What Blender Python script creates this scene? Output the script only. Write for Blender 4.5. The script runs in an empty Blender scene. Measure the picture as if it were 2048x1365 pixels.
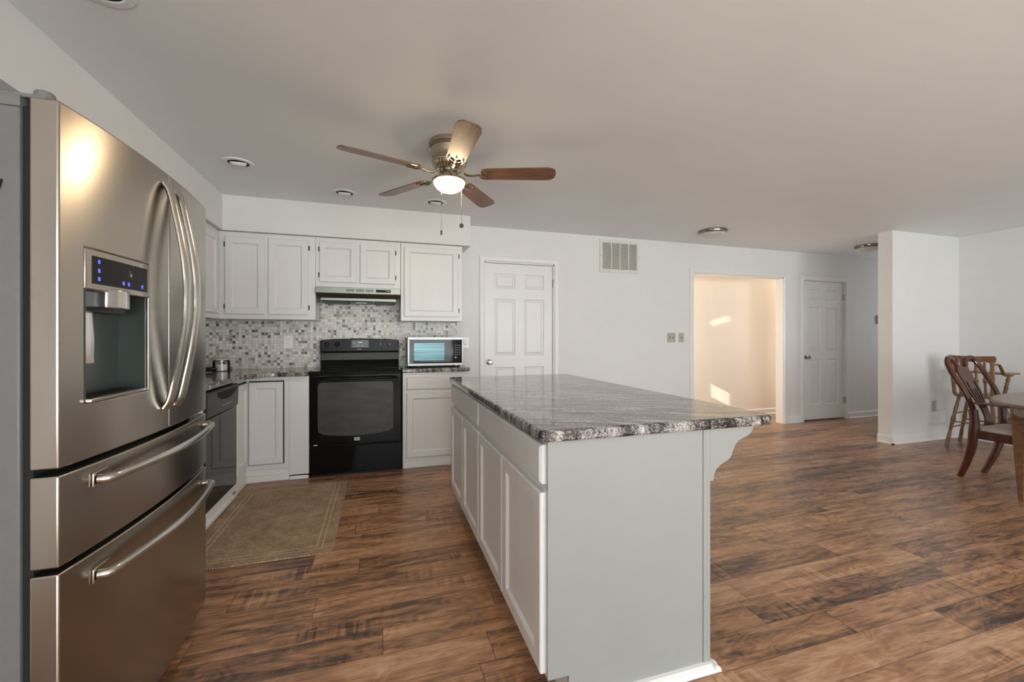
import bpy, bmesh, math, random
from mathutils import Matrix, Vector
random.seed(7)
S = bpy.context.scene
COL = S.collection
PI = math.pi

# ------------------------------------------------------------------ camera
CAM_H = 1.21
cam_d = bpy.data.cameras.new('camera')
cam_d.sensor_width = 36.0
cam_d.lens = 36.0 * 838.5 / 2048.0
cam_d.shift_y = -7.5 / 2048.0
cam_d.clip_start = 0.02
cam = bpy.data.objects.new('camera', cam_d)
COL.objects.link(cam)
cam.location = (0, 0, CAM_H)
cam.rotation_euler = (PI / 2, 0, -0.3030)
S.camera = cam

# ------------------------------------------------------------------ world, sun, big lights, exposure
S.view_settings.view_transform = 'Standard'
S.view_settings.look = 'None'
S.view_settings.gamma = 1.0
S.view_settings.use_curve_mapping = False
S.view_settings.exposure = -0.06
w = bpy.data.worlds.new('sky'); S.world = w; w.use_nodes = True
nt = w.node_tree; nt.nodes.clear()
wo = nt.nodes.new('ShaderNodeOutputWorld'); bg = nt.nodes.new('ShaderNodeBackground')
bg.inputs[0].default_value = (0.80, 0.90, 1.0, 1); bg.inputs[1].default_value = 1.6
nt.links.new(bg.outputs[0], wo.inputs[0])


def light(name, kind, loc, energy, color=(1, 1, 1), direction=None, size=(1, 1), radius=None):
    l = bpy.data.lights.new(name, kind)
    l.energy = energy; l.color = color
    if kind == 'AREA':
        l.shape = 'RECTANGLE'; l.size, l.size_y = size
    if radius is not None:
        if kind == 'SUN': l.angle = radius
        else: l.shadow_soft_size = radius
    o = bpy.data.objects.new(name, l); COL.objects.link(o)
    o.location = loc
    if direction is not None:
        o.rotation_euler = Vector(direction).to_track_quat('-Z', 'Y').to_euler()
    return o


light('sun', 'SUN', (-6, 3, 6), 24.0, (1.0, 0.93, 0.82), (0.9, 0.085, -0.40), radius=0.004)
light('daylight_patio_door', 'AREA', (0.6, -4.32, 1.12), 175, (0.90, 0.95, 1.0), (0, 1, 0.40), (2.9, 1.9))
light('daylight_dining_window', 'AREA', (4.0, -4.32, 1.25), 215, (0.90, 0.95, 1.0), (0, 1, 0.60), (2.6, 1.9))
light('side_fill', 'AREA', (-1.76, -1.4, 1.50), 95, (0.90, 0.95, 1.0), (1, 0.05, 0.0), (2.2, 1.15))  # added fill from an invented side window, brightens the island doors
light('hall_fill', 'AREA', (8.62, 3.93, 1.5), 4.5, (0.95, 0.97, 1.0), (-1, 0, 0), (0.7, 1.2))  # added fill for the dim hall, no such window is known
light('foyer_fill_left', 'AREA', (3.03, 4.84, 1.3), 24, (1.0, 0.88, 0.74), (1, 0, 0), (0.42, 2.3))  # unseen fill, added to brighten the foyer wall evenly
light('foyer_fill_right', 'AREA', (6.77, 4.84, 1.3), 22, (1.0, 0.88, 0.74), (-1, 0, 0), (0.42, 2.3))  # matching unseen fill added at the opposite end

# ------------------------------------------------------------------ materials
MATS = {}


def new_mat(name):
    m = bpy.data.materials.new(name); m.use_nodes = True
    nt = m.node_tree; nt.nodes.clear()
    out = nt.nodes.new('ShaderNodeOutputMaterial'); b = nt.nodes.new('ShaderNodeBsdfPrincipled')
    nt.links.new(b.outputs[0], out.inputs[0])
    return m, nt, b


def N(nt, t, **kw):
    n = nt.nodes.new(t)
    for k, v in kw.items():
        setattr(n, k, v)
    return n


def L(nt, a, b): nt.links.new(a, b)


def math_n(nt, op, a, b=None, c=None):
    n = N(nt, 'ShaderNodeMath', operation=op)
    for i, v in enumerate((a, b, c)):
        if v is None: continue
        if isinstance(v, (int, float)): n.inputs[i].default_value = v
        else: L(nt, v, n.inputs[i])
    return n.outputs[0]


def ramp(nt, fac, stops, interp='LINEAR'):
    r = N(nt, 'ShaderNodeValToRGB'); r.color_ramp.interpolation = interp
    e = r.color_ramp.elements
    while len(e) > 1: e.remove(e[-1])
    e[0].position = stops[0][0]; e[0].color = (*stops[0][1], 1)
    for p, c in stops[1:]:
        q = e.new(p); q.color = (*c, 1)
    L(nt, fac, r.inputs[0])
    return r.outputs[0]


def coords(nt, scale=(1, 1, 1), rot=(0, 0, 0)):
    tc = N(nt, 'ShaderNodeTexCoord'); mp = N(nt, 'ShaderNodeMapping')
    mp.inputs['Scale'].default_value = scale; mp.inputs['Rotation'].default_value = rot
    L(nt, tc.outputs['Object'], mp.inputs[0])
    return mp.outputs[0]


def noise(nt, vec, scale, detail=4, rough=0.55, dist=0.0):
    n = N(nt, 'ShaderNodeTexNoise')
    n.inputs['Scale'].default_value = scale; n.inputs['Detail'].default_value = detail
    n.inputs['Roughness'].default_value = rough; n.inputs['Distortion'].default_value = dist
    L(nt, vec, n.inputs['Vector'])
    return n.outputs[0]


def bump(nt, b, h, strength=0.1, dist=0.01):
    n = N(nt, 'ShaderNodeBump'); n.inputs['Strength'].default_value = strength; n.inputs['Distance'].default_value = dist
    L(nt, h, n.inputs['Height']); L(nt, n.outputs[0], b.inputs['Normal'])


def paint(name, col, rough=0.5, metal=0.0, var=0.04, nscale=6.0, bmp=0.0, bscale=200.0, stretch=(1, 1, 1), spec=0.5, coat=0.0):
    """plain finish with a faint mottling"""
    m, nt, b = new_mat(name)
    v = coords(nt, stretch)
    f = noise(nt, v, nscale, 3)
    c = ramp(nt, f, [(0.3, tuple(x * (1 - var) for x in col)), (0.7, tuple(min(1, x * (1 + var)) for x in col))])
    L(nt, c, b.inputs['Base Color'])
    b.inputs['Roughness'].default_value = rough; b.inputs['Metallic'].default_value = metal
    b.inputs['Specular IOR Level'].default_value = spec
    b.inputs['Coat Weight'].default_value = coat
    if bmp: bump(nt, b, noise(nt, v, bscale, 2), bmp, 0.001)
    MATS[name] = m
    return m


wall_m = paint('wall_paint', (0.765, 0.752, 0.735), 0.65, var=0.012, bmp=0.05)
ceil_m = paint('ceiling_paint', (0.84, 0.865, 0.88), 0.6, var=0.015, nscale=2, bmp=0.05)
cream_m = paint('foyer_paint', (0.86, 0.76, 0.64), 0.6, var=0.01)
trim_m = paint('white_trim_paint', (0.80, 0.785, 0.76), 0.35, var=0.01)
cab_m = paint('cabinet_paint', (0.76, 0.745, 0.73), 0.33, var=0.02, bmp=0.12, bscale=60, stretch=(1, 1, 0.12))
cab_shaded_m = paint('cabinet_paint_shaded', (0.305, 0.312, 0.292), 0.38, var=0.015, bmp=0.08, bscale=90)  # same cabinet paint, darkened in colour to stand for dimmer light
black_m = paint('black_enamel', (0.006, 0.006, 0.006), 0.10, var=0.1, spec=0.12)
blackglass_m = paint('black_glass', (0.010, 0.010, 0.010), 0.05, var=0.1, spec=0.22)
ovenglass_m = paint('oven_window_glass', (0.062, 0.060, 0.056), 0.16, var=0.22, nscale=5, stretch=(1, 1, 3), spec=0.15)
satinblack_m = paint('satin_black', (0.012, 0.012, 0.012), 0.30, var=0.1, spec=0.15)
graymetal_m = paint('dark_satin_metal', (0.055, 0.054, 0.050), 0.38, metal=0.2, spec=0.2, var=0.15, nscale=12, stretch=(0.3, 1, 1))
dark_m = paint('dark_gap', (0.01, 0.01, 0.01), 0.8)
bronze_m = paint('aged_hinge_metal', (0.10, 0.09, 0.075), 0.4, metal=0.7)
knob_m = paint('satin_nickel', (0.42, 0.40, 0.37), 0.22, metal=1.0, var=0.05)
ivory_m = paint('ivory_plastic', (0.46, 0.44, 0.37), 0.4)
white_m = paint('white_plastic', (0.90, 0.89, 0.86), 0.35)
grille_m = paint('grille_paint', (0.72, 0.70, 0.64), 0.45)
fridgeside_m = paint('fridge_side_grey', (0.155, 0.155, 0.152), 0.45, var=0.04, nscale=30, bmp=0.15, bscale=400)
hinge_m = paint('hinge_cover_grey', (0.17, 0.17, 0.16), 0.5)
blue_m = paint('blue_indicator', (0.10, 0.10, 0.9), 0.4)
greyprint_m = paint('grey_print', (0.55, 0.54, 0.5), 0.5)
sugar_m = paint('white_sugar', (0.85, 0.82, 0.78), 0.9, var=0.03, nscale=60)
fabric_m = paint('beige_seat_fabric', (0.50, 0.44, 0.37), 0.9, var=0.06, nscale=20, bmp=0.3, bscale=300)
grass_m = paint('lawn', (0.10, 0.22, 0.05), 0.9, var=0.4, nscale=3)


def emit_tint(m, col, s):
    b = [n for n in m.node_tree.nodes if n.type == 'BSDF_PRINCIPLED'][0]
    b.inputs['Emission Color'].default_value = (*col, 1); b.inputs['Emission Strength'].default_value = s


emit_tint(blue_m, (0.25, 0.25, 1.0), 0.7)
lcd_m = paint('green_clock_digits', (0.7, 0.75, 0.7), 0.4); emit_tint(lcd_m, (0.75, 0.85, 0.75), 0.5)


def stainless(name, col=(0.50, 0.465, 0.425), rough=0.24, vertical=False, aniso=0.0):
    m, nt, b = new_mat(name)
    st = (1.5, 1.5, 90) if not vertical else (90, 90, 1.5)
    v = coords(nt, st)
    f = noise(nt, v, 3.0, 4, 0.7)
    big = noise(nt, coords(nt, (1, 1, 1)), 2.5, 3)
    fa = 0.0 if aniso else 0.12
    mix = math_n(nt, 'MULTIPLY_ADD', f, fa, math_n(nt, 'MULTIPLY', big, 0.10))
    r = math_n(nt, 'ADD', mix, rough - 0.05 - fa / 2)
    L(nt, r, b.inputs['Roughness'])
    c = ramp(nt, f, [(0.25, tuple(x * (0.975 if aniso else 0.93) for x in col)), (0.75, tuple(x * (1.02 if aniso else 1.05) for x in col))])
    L(nt, c, b.inputs['Base Color'])
    b.inputs['Metallic'].default_value = 1.0
    if not aniso: bump(nt, b, f, 0.03, 0.0006)
    if aniso:
        tg = N(nt, 'ShaderNodeTangent'); tg.direction_type = 'RADIAL'; tg.axis = 'Z'
        L(nt, tg.outputs[0], b.inputs['Tangent'])
        b.inputs['Anisotropic'].default_value = aniso; b.inputs['Anisotropic Rotation'].default_value = 0.25
    MATS[name] = m
    return m


steel_m = stainless('brushed_stainless', (0.44, 0.395, 0.35), 0.26, aniso=0.65)
handle_m = stainless('handle_stainless', (0.62, 0.60, 0.56), 0.22)
hood_m = stainless('hood_stainless', (0.24, 0.25, 0.215), 0.36)
mtrim_m = stainless('microwave_trim_steel', (0.36, 0.35, 0.34), 0.42)
nickel_m = stainless('brushed_nickel', (0.50, 0.43, 0.33), 0.25)
ring_m = stainless('brushed_dark_nickel', (0.26, 0.24, 0.21), 0.22)


def wood(name, dark, mid, light_, scale=1.0, axis='X', rough=0.28, coat=0.3):
    m, nt, b = new_mat(name)
    st = {'X': (1, 9, 9), 'Y': (9, 1, 9), 'Z': (9, 9, 1)}[axis]
    v = coords(nt, tuple(s * scale for s in st))
    f = noise(nt, v, 2.2, 6, 0.6, 0.6)
    c = ramp(nt, f, [(0.28, dark), (0.5, mid), (0.72, light_)])
    L(nt, c, b.inputs['Base Color'])
    b.inputs['Roughness'].default_value = rough; b.inputs['Coat Weight'].default_value = coat; b.inputs['Coat Roughness'].default_value = 0.12
    MATS[name] = m
    return m


blade_m = wood('walnut_blade_wood', (0.08, 0.033, 0.015), (0.17, 0.070, 0.030), (0.26, 0.115, 0.050), 2.0, 'X', 0.4, 0.15)
cherry_m = wood('cherry_chair_wood', (0.028, 0.007, 0.004), (0.065, 0.016, 0.007), (0.12, 0.030, 0.011), 2.0, 'Z', 0.22, 0.25)
oak_m = wood('oak_high_chair_wood', (0.10, 0.042, 0.014), (0.19, 0.085, 0.030), (0.28, 0.14, 0.055), 2.0, 'Z', 0.35, 0.2)
table_m = wood('brown_table_wood', (0.085, 0.038, 0.018), (0.16, 0.075, 0.036), (0.22, 0.11, 0.055), 1.6, 'X', 0.3, 0.3)
thresh_m = wood('threshold_oak', (0.15, 0.06, 0.02), (0.25, 0.11, 0.04), (0.33, 0.16, 0.06), 2, 'X', 0.4, 0.1)


def floor_material():
    m, nt, b = new_mat('laminate_planks')
    tc = N(nt, 'ShaderNodeTexCoord'); sp = N(nt, 'ShaderNodeSeparateXYZ'); L(nt, tc.outputs['Object'], sp.inputs[0])
    x, y = sp.outputs[0], sp.outputs[1]
    PW, PL = 0.152, 1.21
    ry = math_n(nt, 'DIVIDE', y, PW)
    row = math_n(nt, 'FLOOR', ry)
    wn = N(nt, 'ShaderNodeTexWhiteNoise', noise_dimensions='1D'); L(nt, row, wn.inputs['W'])
    xs = math_n(nt, 'ADD', math_n(nt, 'DIVIDE', x, PL), math_n(nt, 'MULTIPLY', wn.outputs[0], 5.3))
    colm = math_n(nt, 'FLOOR', xs)
    cb = N(nt, 'ShaderNodeCombineXYZ'); L(nt, row, cb.inputs[0]); L(nt, colm, cb.inputs[1])
    w2 = N(nt, 'ShaderNodeTexWhiteNoise', noise_dimensions='3D'); L(nt, cb.outputs[0], w2.inputs['Vector'])
    rnd = w2.outputs[0]
    # grain coordinates, shifted per plank
    gx = math_n(nt, 'ADD', x, math_n(nt, 'MULTIPLY', rnd, 37.0))
    gy = math_n(nt, 'ADD', y, math_n(nt, 'MULTIPLY', rnd, 11.0))
    gv = N(nt, 'ShaderNodeCombineXYZ'); L(nt, gx, gv.inputs[0]); L(nt, gy, gv.inputs[1])
    def mapped(sx, sy):
        mp = N(nt, 'ShaderNodeMapping'); mp.inputs['Scale'].default_value = (sx, sy, 1); L(nt, gv.outputs[0], mp.inputs[0]); return mp.outputs[0]
    broad = noise(nt, mapped(0.9, 7.0), 2.0, 4, 0.6, 1.2)
    fine = noise(nt, mapped(3.0, 60.0), 2.0, 5, 0.65, 0.6)
    cath = noise(nt, mapped(1.6, 5.0), 1.3, 2, 0.5, 0.4)
    rings = math_n(nt, 'SINE', math_n(nt, 'MULTIPLY', cath, 95.0))
    saw = noise(nt, mapped(38.0, 3.0), 1.0, 2, 0.5, 0.8)
    sawmask = noise(nt, mapped(1.8, 3.0), 1.5, 2, 0.5)
    sm = ramp(nt, sawmask, [(0.55, (0, 0, 0)), (0.66, (1, 1, 1))])
    patch = noise(nt, mapped(2.6, 9.0), 1.6, 6, 0.75, 0.3)
    t = math_n(nt, 'MULTIPLY_ADD', broad, 0.80, math_n(nt, 'MULTIPLY', fine, 0.40))
    t = math_n(nt, 'ADD', t, math_n(nt, 'MULTIPLY_ADD', rings, 0.04, -0.03))
    t = math_n(nt, 'ADD', t, math_n(nt, 'MULTIPLY', math_n(nt, 'SUBTRACT', patch, 0.5), 0.62))
    t = math_n(nt, 'ADD', t, math_n(nt, 'MULTIPLY', math_n(nt, 'SUBTRACT', rnd, 0.5), 0.24))
    sw = math_n(nt, 'MULTIPLY', math_n(nt, 'SUBTRACT', saw, 0.5), sm)
    t = math_n(nt, 'ADD', t, math_n(nt, 'MULTIPLY', sw, 0.75))
    c = ramp(nt, t, [(0.30, (0.055, 0.034, 0.025)), (0.42, (0.155, 0.083, 0.052)), (0.53, (0.30, 0.150, 0.080)), (0.66, (0.45, 0.232, 0.118)), (0.84, (0.60, 0.37, 0.225))])
    # knots
    vo = N(nt, 'ShaderNodeTexVoronoi'); vo.inputs['Scale'].default_value = 1.0; L(nt, mapped(1.7, 4.2), vo.inputs['Vector'])
    kn = ramp(nt, vo.outputs['Distance'], [(0.03, (1, 1, 1)), (0.10, (0, 0, 0))])
    mk = N(nt, 'ShaderNodeMix', data_type='RGBA'); L(nt, math_n(nt, 'MULTIPLY', kn, 0.85), mk.inputs[0]); L(nt, c, mk.inputs[6]); mk.inputs[7].default_value = (0.02, 0.010, 0.006, 1)
    # seams
    fy = math_n(nt, 'FRACT', ry); fx = math_n(nt, 'FRACT', xs)
    e1 = math_n(nt, 'LESS_THAN', math_n(nt, 'MINIMUM', fy, math_n(nt, 'SUBTRACT', 1.0, fy)), 0.008)
    e2 = math_n(nt, 'LESS_THAN', math_n(nt, 'MINIMUM', fx, math_n(nt, 'SUBTRACT', 1.0, fx)), 0.0012)
    seam = math_n(nt, 'MAXIMUM', e1, e2)
    ms = N(nt, 'ShaderNodeMix', data_type='RGBA'); L(nt, math_n(nt, 'MULTIPLY', seam, 0.7), ms.inputs[0]); L(nt, mk.outputs[2], ms.inputs[6]); ms.inputs[7].default_value = (0.02, 0.012, 0.008, 1)
    L(nt, ms.outputs[2], b.inputs['Base Color'])
    r = math_n(nt, 'MULTIPLY_ADD', fine, 0.16, 0.22)
    L(nt, r, b.inputs['Roughness'])
    b.inputs['Specular IOR Level'].default_value = 0.55
    bump(nt, b, math_n(nt, 'SUBTRACT', t, math_n(nt, 'MULTIPLY', seam, 1.0)), 0.22, 0.002)
    return m


floor_m = floor_material()


def granite_material():
    m, nt, b = new_mat('streaked_granite')
    rt = coords(nt, (1, 1, 1), (0, 0, math.radians(24)))
    mp = N(nt, 'ShaderNodeMapping'); mp.inputs['Scale'].default_value = (1.0, 6.5, 1.2); L(nt, rt, mp.inputs[0]); v = mp.outputs[0]
    warp = noise(nt, coords(nt, (1, 1, 1)), 1.6, 2)
    s = noise(nt, v, 3.4, 7, 0.68, 1.1)
    sp = noise(nt, coords(nt, (1, 1, 1)), 190, 3, 0.7)
    sp2 = noise(nt, coords(nt, (1, 1, 1)), 70, 3, 0.7)
    t = math_n(nt, 'MULTIPLY_ADD', s, 1.0, math_n(nt, 'MULTIPLY', math_n(nt, 'SUBTRACT', sp, 0.5), 0.75))
    t = math_n(nt, 'ADD', t, math_n(nt, 'MULTIPLY', math_n(nt, 'SUBTRACT', sp2, 0.5), 0.28))
    t = math_n(nt, 'ADD', t, math_n(nt, 'MULTIPLY', math_n(nt, 'SUBTRACT', warp, 0.5), 0.15))
    c = ramp(nt, t, [(0.34, (0.010, 0.009, 0.009)), (0.43, (0.055, 0.050, 0.048)), (0.50, (0.18, 0.163, 0.150)), (0.58, (0.36, 0.33, 0.305)), (0.70, (0.64, 0.61, 0.58))])
    L(nt, c, b.inputs['Base Color'])
    b.inputs['Roughness'].default_value = 0.09
    b.inputs['Specular IOR Level'].default_value = 0.6
    return m


granite_m = granite_material()


def tile_material():
    m, nt, b = new_mat('marble_mosaic')
    tc = N(nt, 'ShaderNodeTexCoord'); sp = N(nt, 'ShaderNodeSeparateXYZ'); L(nt, tc.outputs['Object'], sp.inputs[0])
    T = 0.0262
    u = math_n(nt, 'DIVIDE', math_n(nt, 'ADD', sp.outputs[0], sp.outputs[1]), T)
    v = math_n(nt, 'DIVIDE', sp.outputs[2], T)
    cb = N(nt, 'ShaderNodeCombineXYZ'); L(nt, math_n(nt, 'FLOOR', u), cb.inputs[0]); L(nt, math_n(nt, 'FLOOR', v), cb.inputs[1])
    wn = N(nt, 'ShaderNodeTexWhiteNoise', noise_dimensions='3D'); L(nt, cb.outputs[0], wn.inputs['Vector'])
    cloud = noise(nt, tc.outputs['Object'], 70, 4, 0.7)
    cc = math_n(nt, 'SUBTRACT', cloud, 0.5)
    t = math_n(nt, 'ADD', wn.outputs[0], math_n(nt, 'MULTIPLY', cc, 0.55))
    c = ramp(nt, t, [(0.0, (0.10, 0.085, 0.075)), (0.05, (0.18, 0.16, 0.145)), (0.12, (0.42, 0.38, 0.34)), (0.28, (0.60, 0.555, 0.505)), (0.55, (0.70, 0.66, 0.61)), (0.85, (0.80, 0.765, 0.71)), (1.0, (0.86, 0.83, 0.78))])
    fu = math_n(nt, 'FRACT', u); fv = math_n(nt, 'FRACT', v)
    e = math_n(nt, 'MINIMUM', math_n(nt, 'MINIMUM', fu, math_n(nt, 'SUBTRACT', 1.0, fu)), math_n(nt, 'MINIMUM', fv, math_n(nt, 'SUBTRACT', 1.0, fv)))
    g = math_n(nt, 'LESS_THAN', e, 0.055)
    mx = N(nt, 'ShaderNodeMix', data_type='RGBA'); L(nt, g, mx.inputs[0]); L(nt, c, mx.inputs[6]); mx.inputs[7].default_value = (0.55, 0.52, 0.48, 1)
    L(nt, mx.outputs[2], b.inputs['Base Color'])
    b.inputs['Roughness'].default_value = 0.35
    bump(nt, b, math_n(nt, 'SUBTRACT', 1.0, g), 0.25, 0.001)
    return m


tile_m = tile_material()


def rug_material():
    m, nt, b = new_mat('woven_rug')
    tc = N(nt, 'ShaderNodeTexCoord'); sp = N(nt, 'ShaderNodeSeparateXYZ'); L(nt, tc.outputs['Object'], sp.inputs[0])
    x, y = sp.outputs[0], sp.outputs[1]
    W, Hh = 0.385, 0.62
    ax = math_n(nt, 'SUBTRACT', W, math_n(nt, 'ABSOLUTE', x)); ay = math_n(nt, 'SUBTRACT', Hh, math_n(nt, 'ABSOLUTE', y))
    wv = math_n(nt, 'MULTIPLY', math_n(nt, 'SINE', math_n(nt, 'MULTIPLY', math_n(nt, 'ADD', x, math_n(nt, 'MULTIPLY', y, 0.25)), 480)), math_n(nt, 'SINE', math_n(nt, 'MULTIPLY', y, 360)))
    n1 = noise(nt, coords(nt, (1, 1, 1)), 90, 4, 0.8)
    n2 = noise(nt, coords(nt, (1, 1, 1)), 7, 4, 0.7)
    t = math_n(nt, 'ADD', math_n(nt, 'MULTIPLY', wv, 0.30), math_n(nt, 'ADD', math_n(nt, 'MULTIPLY', n1, 0.6), math_n(nt, 'MULTIPLY', n2, 0.4)))
    c = ramp(nt, t, [(0.30, (0.10, 0.062, 0.038)), (0.50, (0.37, 0.262, 0.172)), (0.78, (0.74, 0.57, 0.41))])
    d = math_n(nt, 'MINIMUM', ax, ay)
    def line(p, wd): return math_n(nt, 'LESS_THAN', math_n(nt, 'ABSOLUTE', math_n(nt, 'SUBTRACT', d, p)), wd)
    ln = math_n(nt, 'MAXIMUM', line(0.062, 0.0035), line(0.092, 0.0035))
    mx = N(nt, 'ShaderNodeMix', data_type='RGBA'); L(nt, math_n(nt, 'MULTIPLY', ln, 0.45), mx.inputs[0]); L(nt, c, mx.inputs[6]); mx.inputs[7].default_value = (0.80, 0.62, 0.42, 1)
    L(nt, mx.outputs[2], b.inputs['Base Color']); b.inputs['Roughness'].default_value = 0.95
    b.inputs['Specular IOR Level'].default_value = 0.1
    bump(nt, b, t, 0.8, 0.003)
    return m


rug_m = rug_material()


def thin_glass(name, tint=(1, 1, 1), refl=0.08):
    m = bpy.data.materials.new(name); m.use_nodes = True
    nt = m.node_tree; nt.nodes.clear()
    o = N(nt, 'ShaderNodeOutputMaterial'); t = N(nt, 'ShaderNodeBsdfTransparent'); g = N(nt, 'ShaderNodeBsdfGlossy')
    t.inputs[0].default_value = (*tint, 1); g.inputs['Roughness'].default_value = 0.03
    mx = N(nt, 'ShaderNodeMixShader'); fr = N(nt, 'ShaderNodeFresnel'); fr.inputs[0].default_value = 1.45
    L(nt, math_n(nt, 'MULTIPLY', fr.outputs[0], 1.0), mx.inputs[0]); L(nt, t.outputs[0], mx.inputs[1]); L(nt, g.outputs[0], mx.inputs[2]); L(nt, mx.outputs[0], o.inputs[0])
    return m


glass_m = thin_glass('clear_glass', (0.97, 0.98, 0.97))


def lamp_glass():
    m, nt, b = new_mat('lit_frosted_glass')
    b.inputs['Base Color'].default_value = (0.9, 0.85, 0.75, 1); b.inputs['Roughness'].default_value = 0.3
    v = coords(nt, (1, 1, 1))
    f = noise(nt, v, 9, 2)
    c = ramp(nt, f, [(0.3, (1.0, 0.76, 0.46)), (0.7, (1.0, 0.80, 0.52))])
    L(nt, c, b.inputs['Emission Color']); b.inputs['Emission Strength'].default_value = 62.0
    return m


lamp_m = lamp_glass()
frost_m = paint('frosted_unlit_glass', (0.62, 0.59, 0.56), 0.3, var=0.12, nscale=8)


def microwave_window():
    m, nt, b = new_mat('teal_reflection_glass')
    v = coords(nt, (0.6, 1, 30))
    f = noise(nt, v, 3.0, 3)
    c = ramp(nt, f, [(0.35, (0.05, 0.10, 0.105)), (0.65, (0.11, 0.19, 0.198))])  # coating tint plus teal bands painted in as a window reflection
    L(nt, c, b.inputs['Base Color']); b.inputs['Roughness'].default_value = 0.22; b.inputs['Metallic'].default_value = 0.45; b.inputs['Specular IOR Level'].default_value = 0.3
    return m


teal_reflection_m = microwave_window()

# ------------------------------------------------------------------ builders


def tag(o, label=None, cat=None, group=None, kind=None):
    if label: o['label'] = label
    if cat: o['category'] = cat
    if group: o['group'] = group
    if kind: o['kind'] = kind
    return o


def thing(name, label, cat, loc=(0, 0, 0), rz=0.0, group=None, kind=None):
    o = bpy.data.objects.new(name, None); COL.objects.link(o)
    o.empty_display_size = 0.1
    o.location = loc; o.rotation_euler = (0, 0, rz)
    o['_w'] = 1
    del o['_w']
    return tag(o, label, cat, group, kind)


def root_of(o):
    while o.parent: o = o.parent
    return o


def obj(name, bm, mat, parent=None, bevel=0.0, seg=2, smooth=False, world=True, origin=None, angle=35, label=None):
    """world=True: coordinates in bm are world coordinates; they are moved into the thing's own frame"""
    if parent is not None and world:
        r = root_of(parent)
        M = Matrix.Translation(r.location) @ r.rotation_euler.to_matrix().to_4x4()
        bm.transform(M.inverted())
    if parent is None and origin is not None:
        bm.transform(Matrix.Translation(origin).inverted())
    bmesh.ops.recalc_face_normals(bm, faces=bm.faces)
    me = bpy.data.meshes.new(name); bm.to_mesh(me); bm.free()
    me.materials.append(mat)
    o = bpy.data.objects.new(name, me); COL.objects.link(o)
    if parent is not None: o.parent = parent
    if parent is None and origin is not None: o.location = origin
    if smooth:
        for p in me.polygons: p.use_smooth = True
        me.set_sharp_from_angle(angle=math.radians(angle))
    if bevel:
        b = o.modifiers.new('edge', 'BEVEL'); b.width = bevel; b.segments = seg; b.limit_method = 'ANGLE'; b.angle_limit = math.radians(40)
        b.harden_normals = False
        if not smooth and seg > 1:
            for p in me.polygons: p.use_smooth = True
            me.set_sharp_from_angle(angle=math.radians(angle))
    if label: o['label'] = label
    return o


def NB(): return bmesh.new()


def box(bm, x0, x1, y0, y1, z0, z1, M=None):
    vs = [bm.verts.new(Vector((x, y, z)) if M is None else M @ Vector((x, y, z))) for x in (x0, x1) for y in (y0, y1) for z in (z0, z1)]
    for f in ((0, 1, 3, 2), (4, 6, 7, 5), (0, 4, 5, 1), (2, 3, 7, 6), (0, 2, 6, 4), (1, 5, 7, 3)):
        bm.faces.new([vs[i] for i in f])
    return bm


def prism(bm, pts, a0, a1, axis='Z', M=None):
    """extrude polygon pts along axis. Z: (x,y); Y: (x,z); X: (y,z)"""
    def P(p, a):
        q = {'Z': (p[0], p[1], a), 'Y': (p[0], a, p[1]), 'X': (a, p[0], p[1])}[axis]
        q = Vector(q)
        return M @ q if M is not None else q
    A = [bm.verts.new(P(p, a0)) for p in pts]; B = [bm.verts.new(P(p, a1)) for p in pts]
    n = len(pts)
    bm.faces.new(A); bm.faces.new(list(reversed(B)))
    for i in range(n):
        bm.faces.new([A[i], B[i], B[(i + 1) % n], A[(i + 1) % n]])
    return bm


def lathe(bm, prof, c=(0, 0, 0), n=32, M=None, closed=False):
    """prof: (r,z) list revolved round z through c"""
    rings = []
    for r, z in prof:
        if r < 1e-6:
            v = Vector((c[0], c[1], c[2] + z)); rings.append([bm.verts.new(M @ v if M is not None else v)])
        else:
            ring = []
            for i in range(n):
                a = 2 * PI * i / n
                v = Vector((c[0] + r * math.cos(a), c[1] + r * math.sin(a), c[2] + z))
                ring.append(bm.verts.new(M @ v if M is not None else v))
            rings.append(ring)
    pairs = list(zip(rings[:-1], rings[1:]))
    if closed: pairs.append((rings[-1], rings[0]))
    for A, B in pairs:
        for i in range(n):
            j = (i + 1) % n
            if len(A) == 1 and len(B) == 1: continue
            if len(A) == 1: bm.faces.new([A[0], B[i], B[j]])
            elif len(B) == 1: bm.faces.new([A[i], B[0], A[j]])
            else: bm.faces.new([A[i], B[i], B[j], A[j]])
    if not closed:
        for R in (rings[0], rings[-1]):
            if len(R) > 2:
                try: bm.faces.new(R)
                except ValueError: pass
    return bm


def catmull(pts, k=6):
    P = [Vector(p) for p in pts]
    if len(P) < 3: return P
    out = []
    Q = [P[0] * 2 - P[1]] + P + [P[-1] * 2 - P[-2]]
    for i in range(1, len(Q) - 2):
        for s in range(k):
            t = s / k
            a, b, c, d = Q[i - 1], Q[i], Q[i + 1], Q[i + 2]
            out.append(0.5 * ((2 * b) + (-a + c) * t + (2 * a - 5 * b + 4 * c - d) * t * t + (-a + 3 * b - 3 * c + d) * t ** 3))
    out.append(P[-1])
    return out


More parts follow.
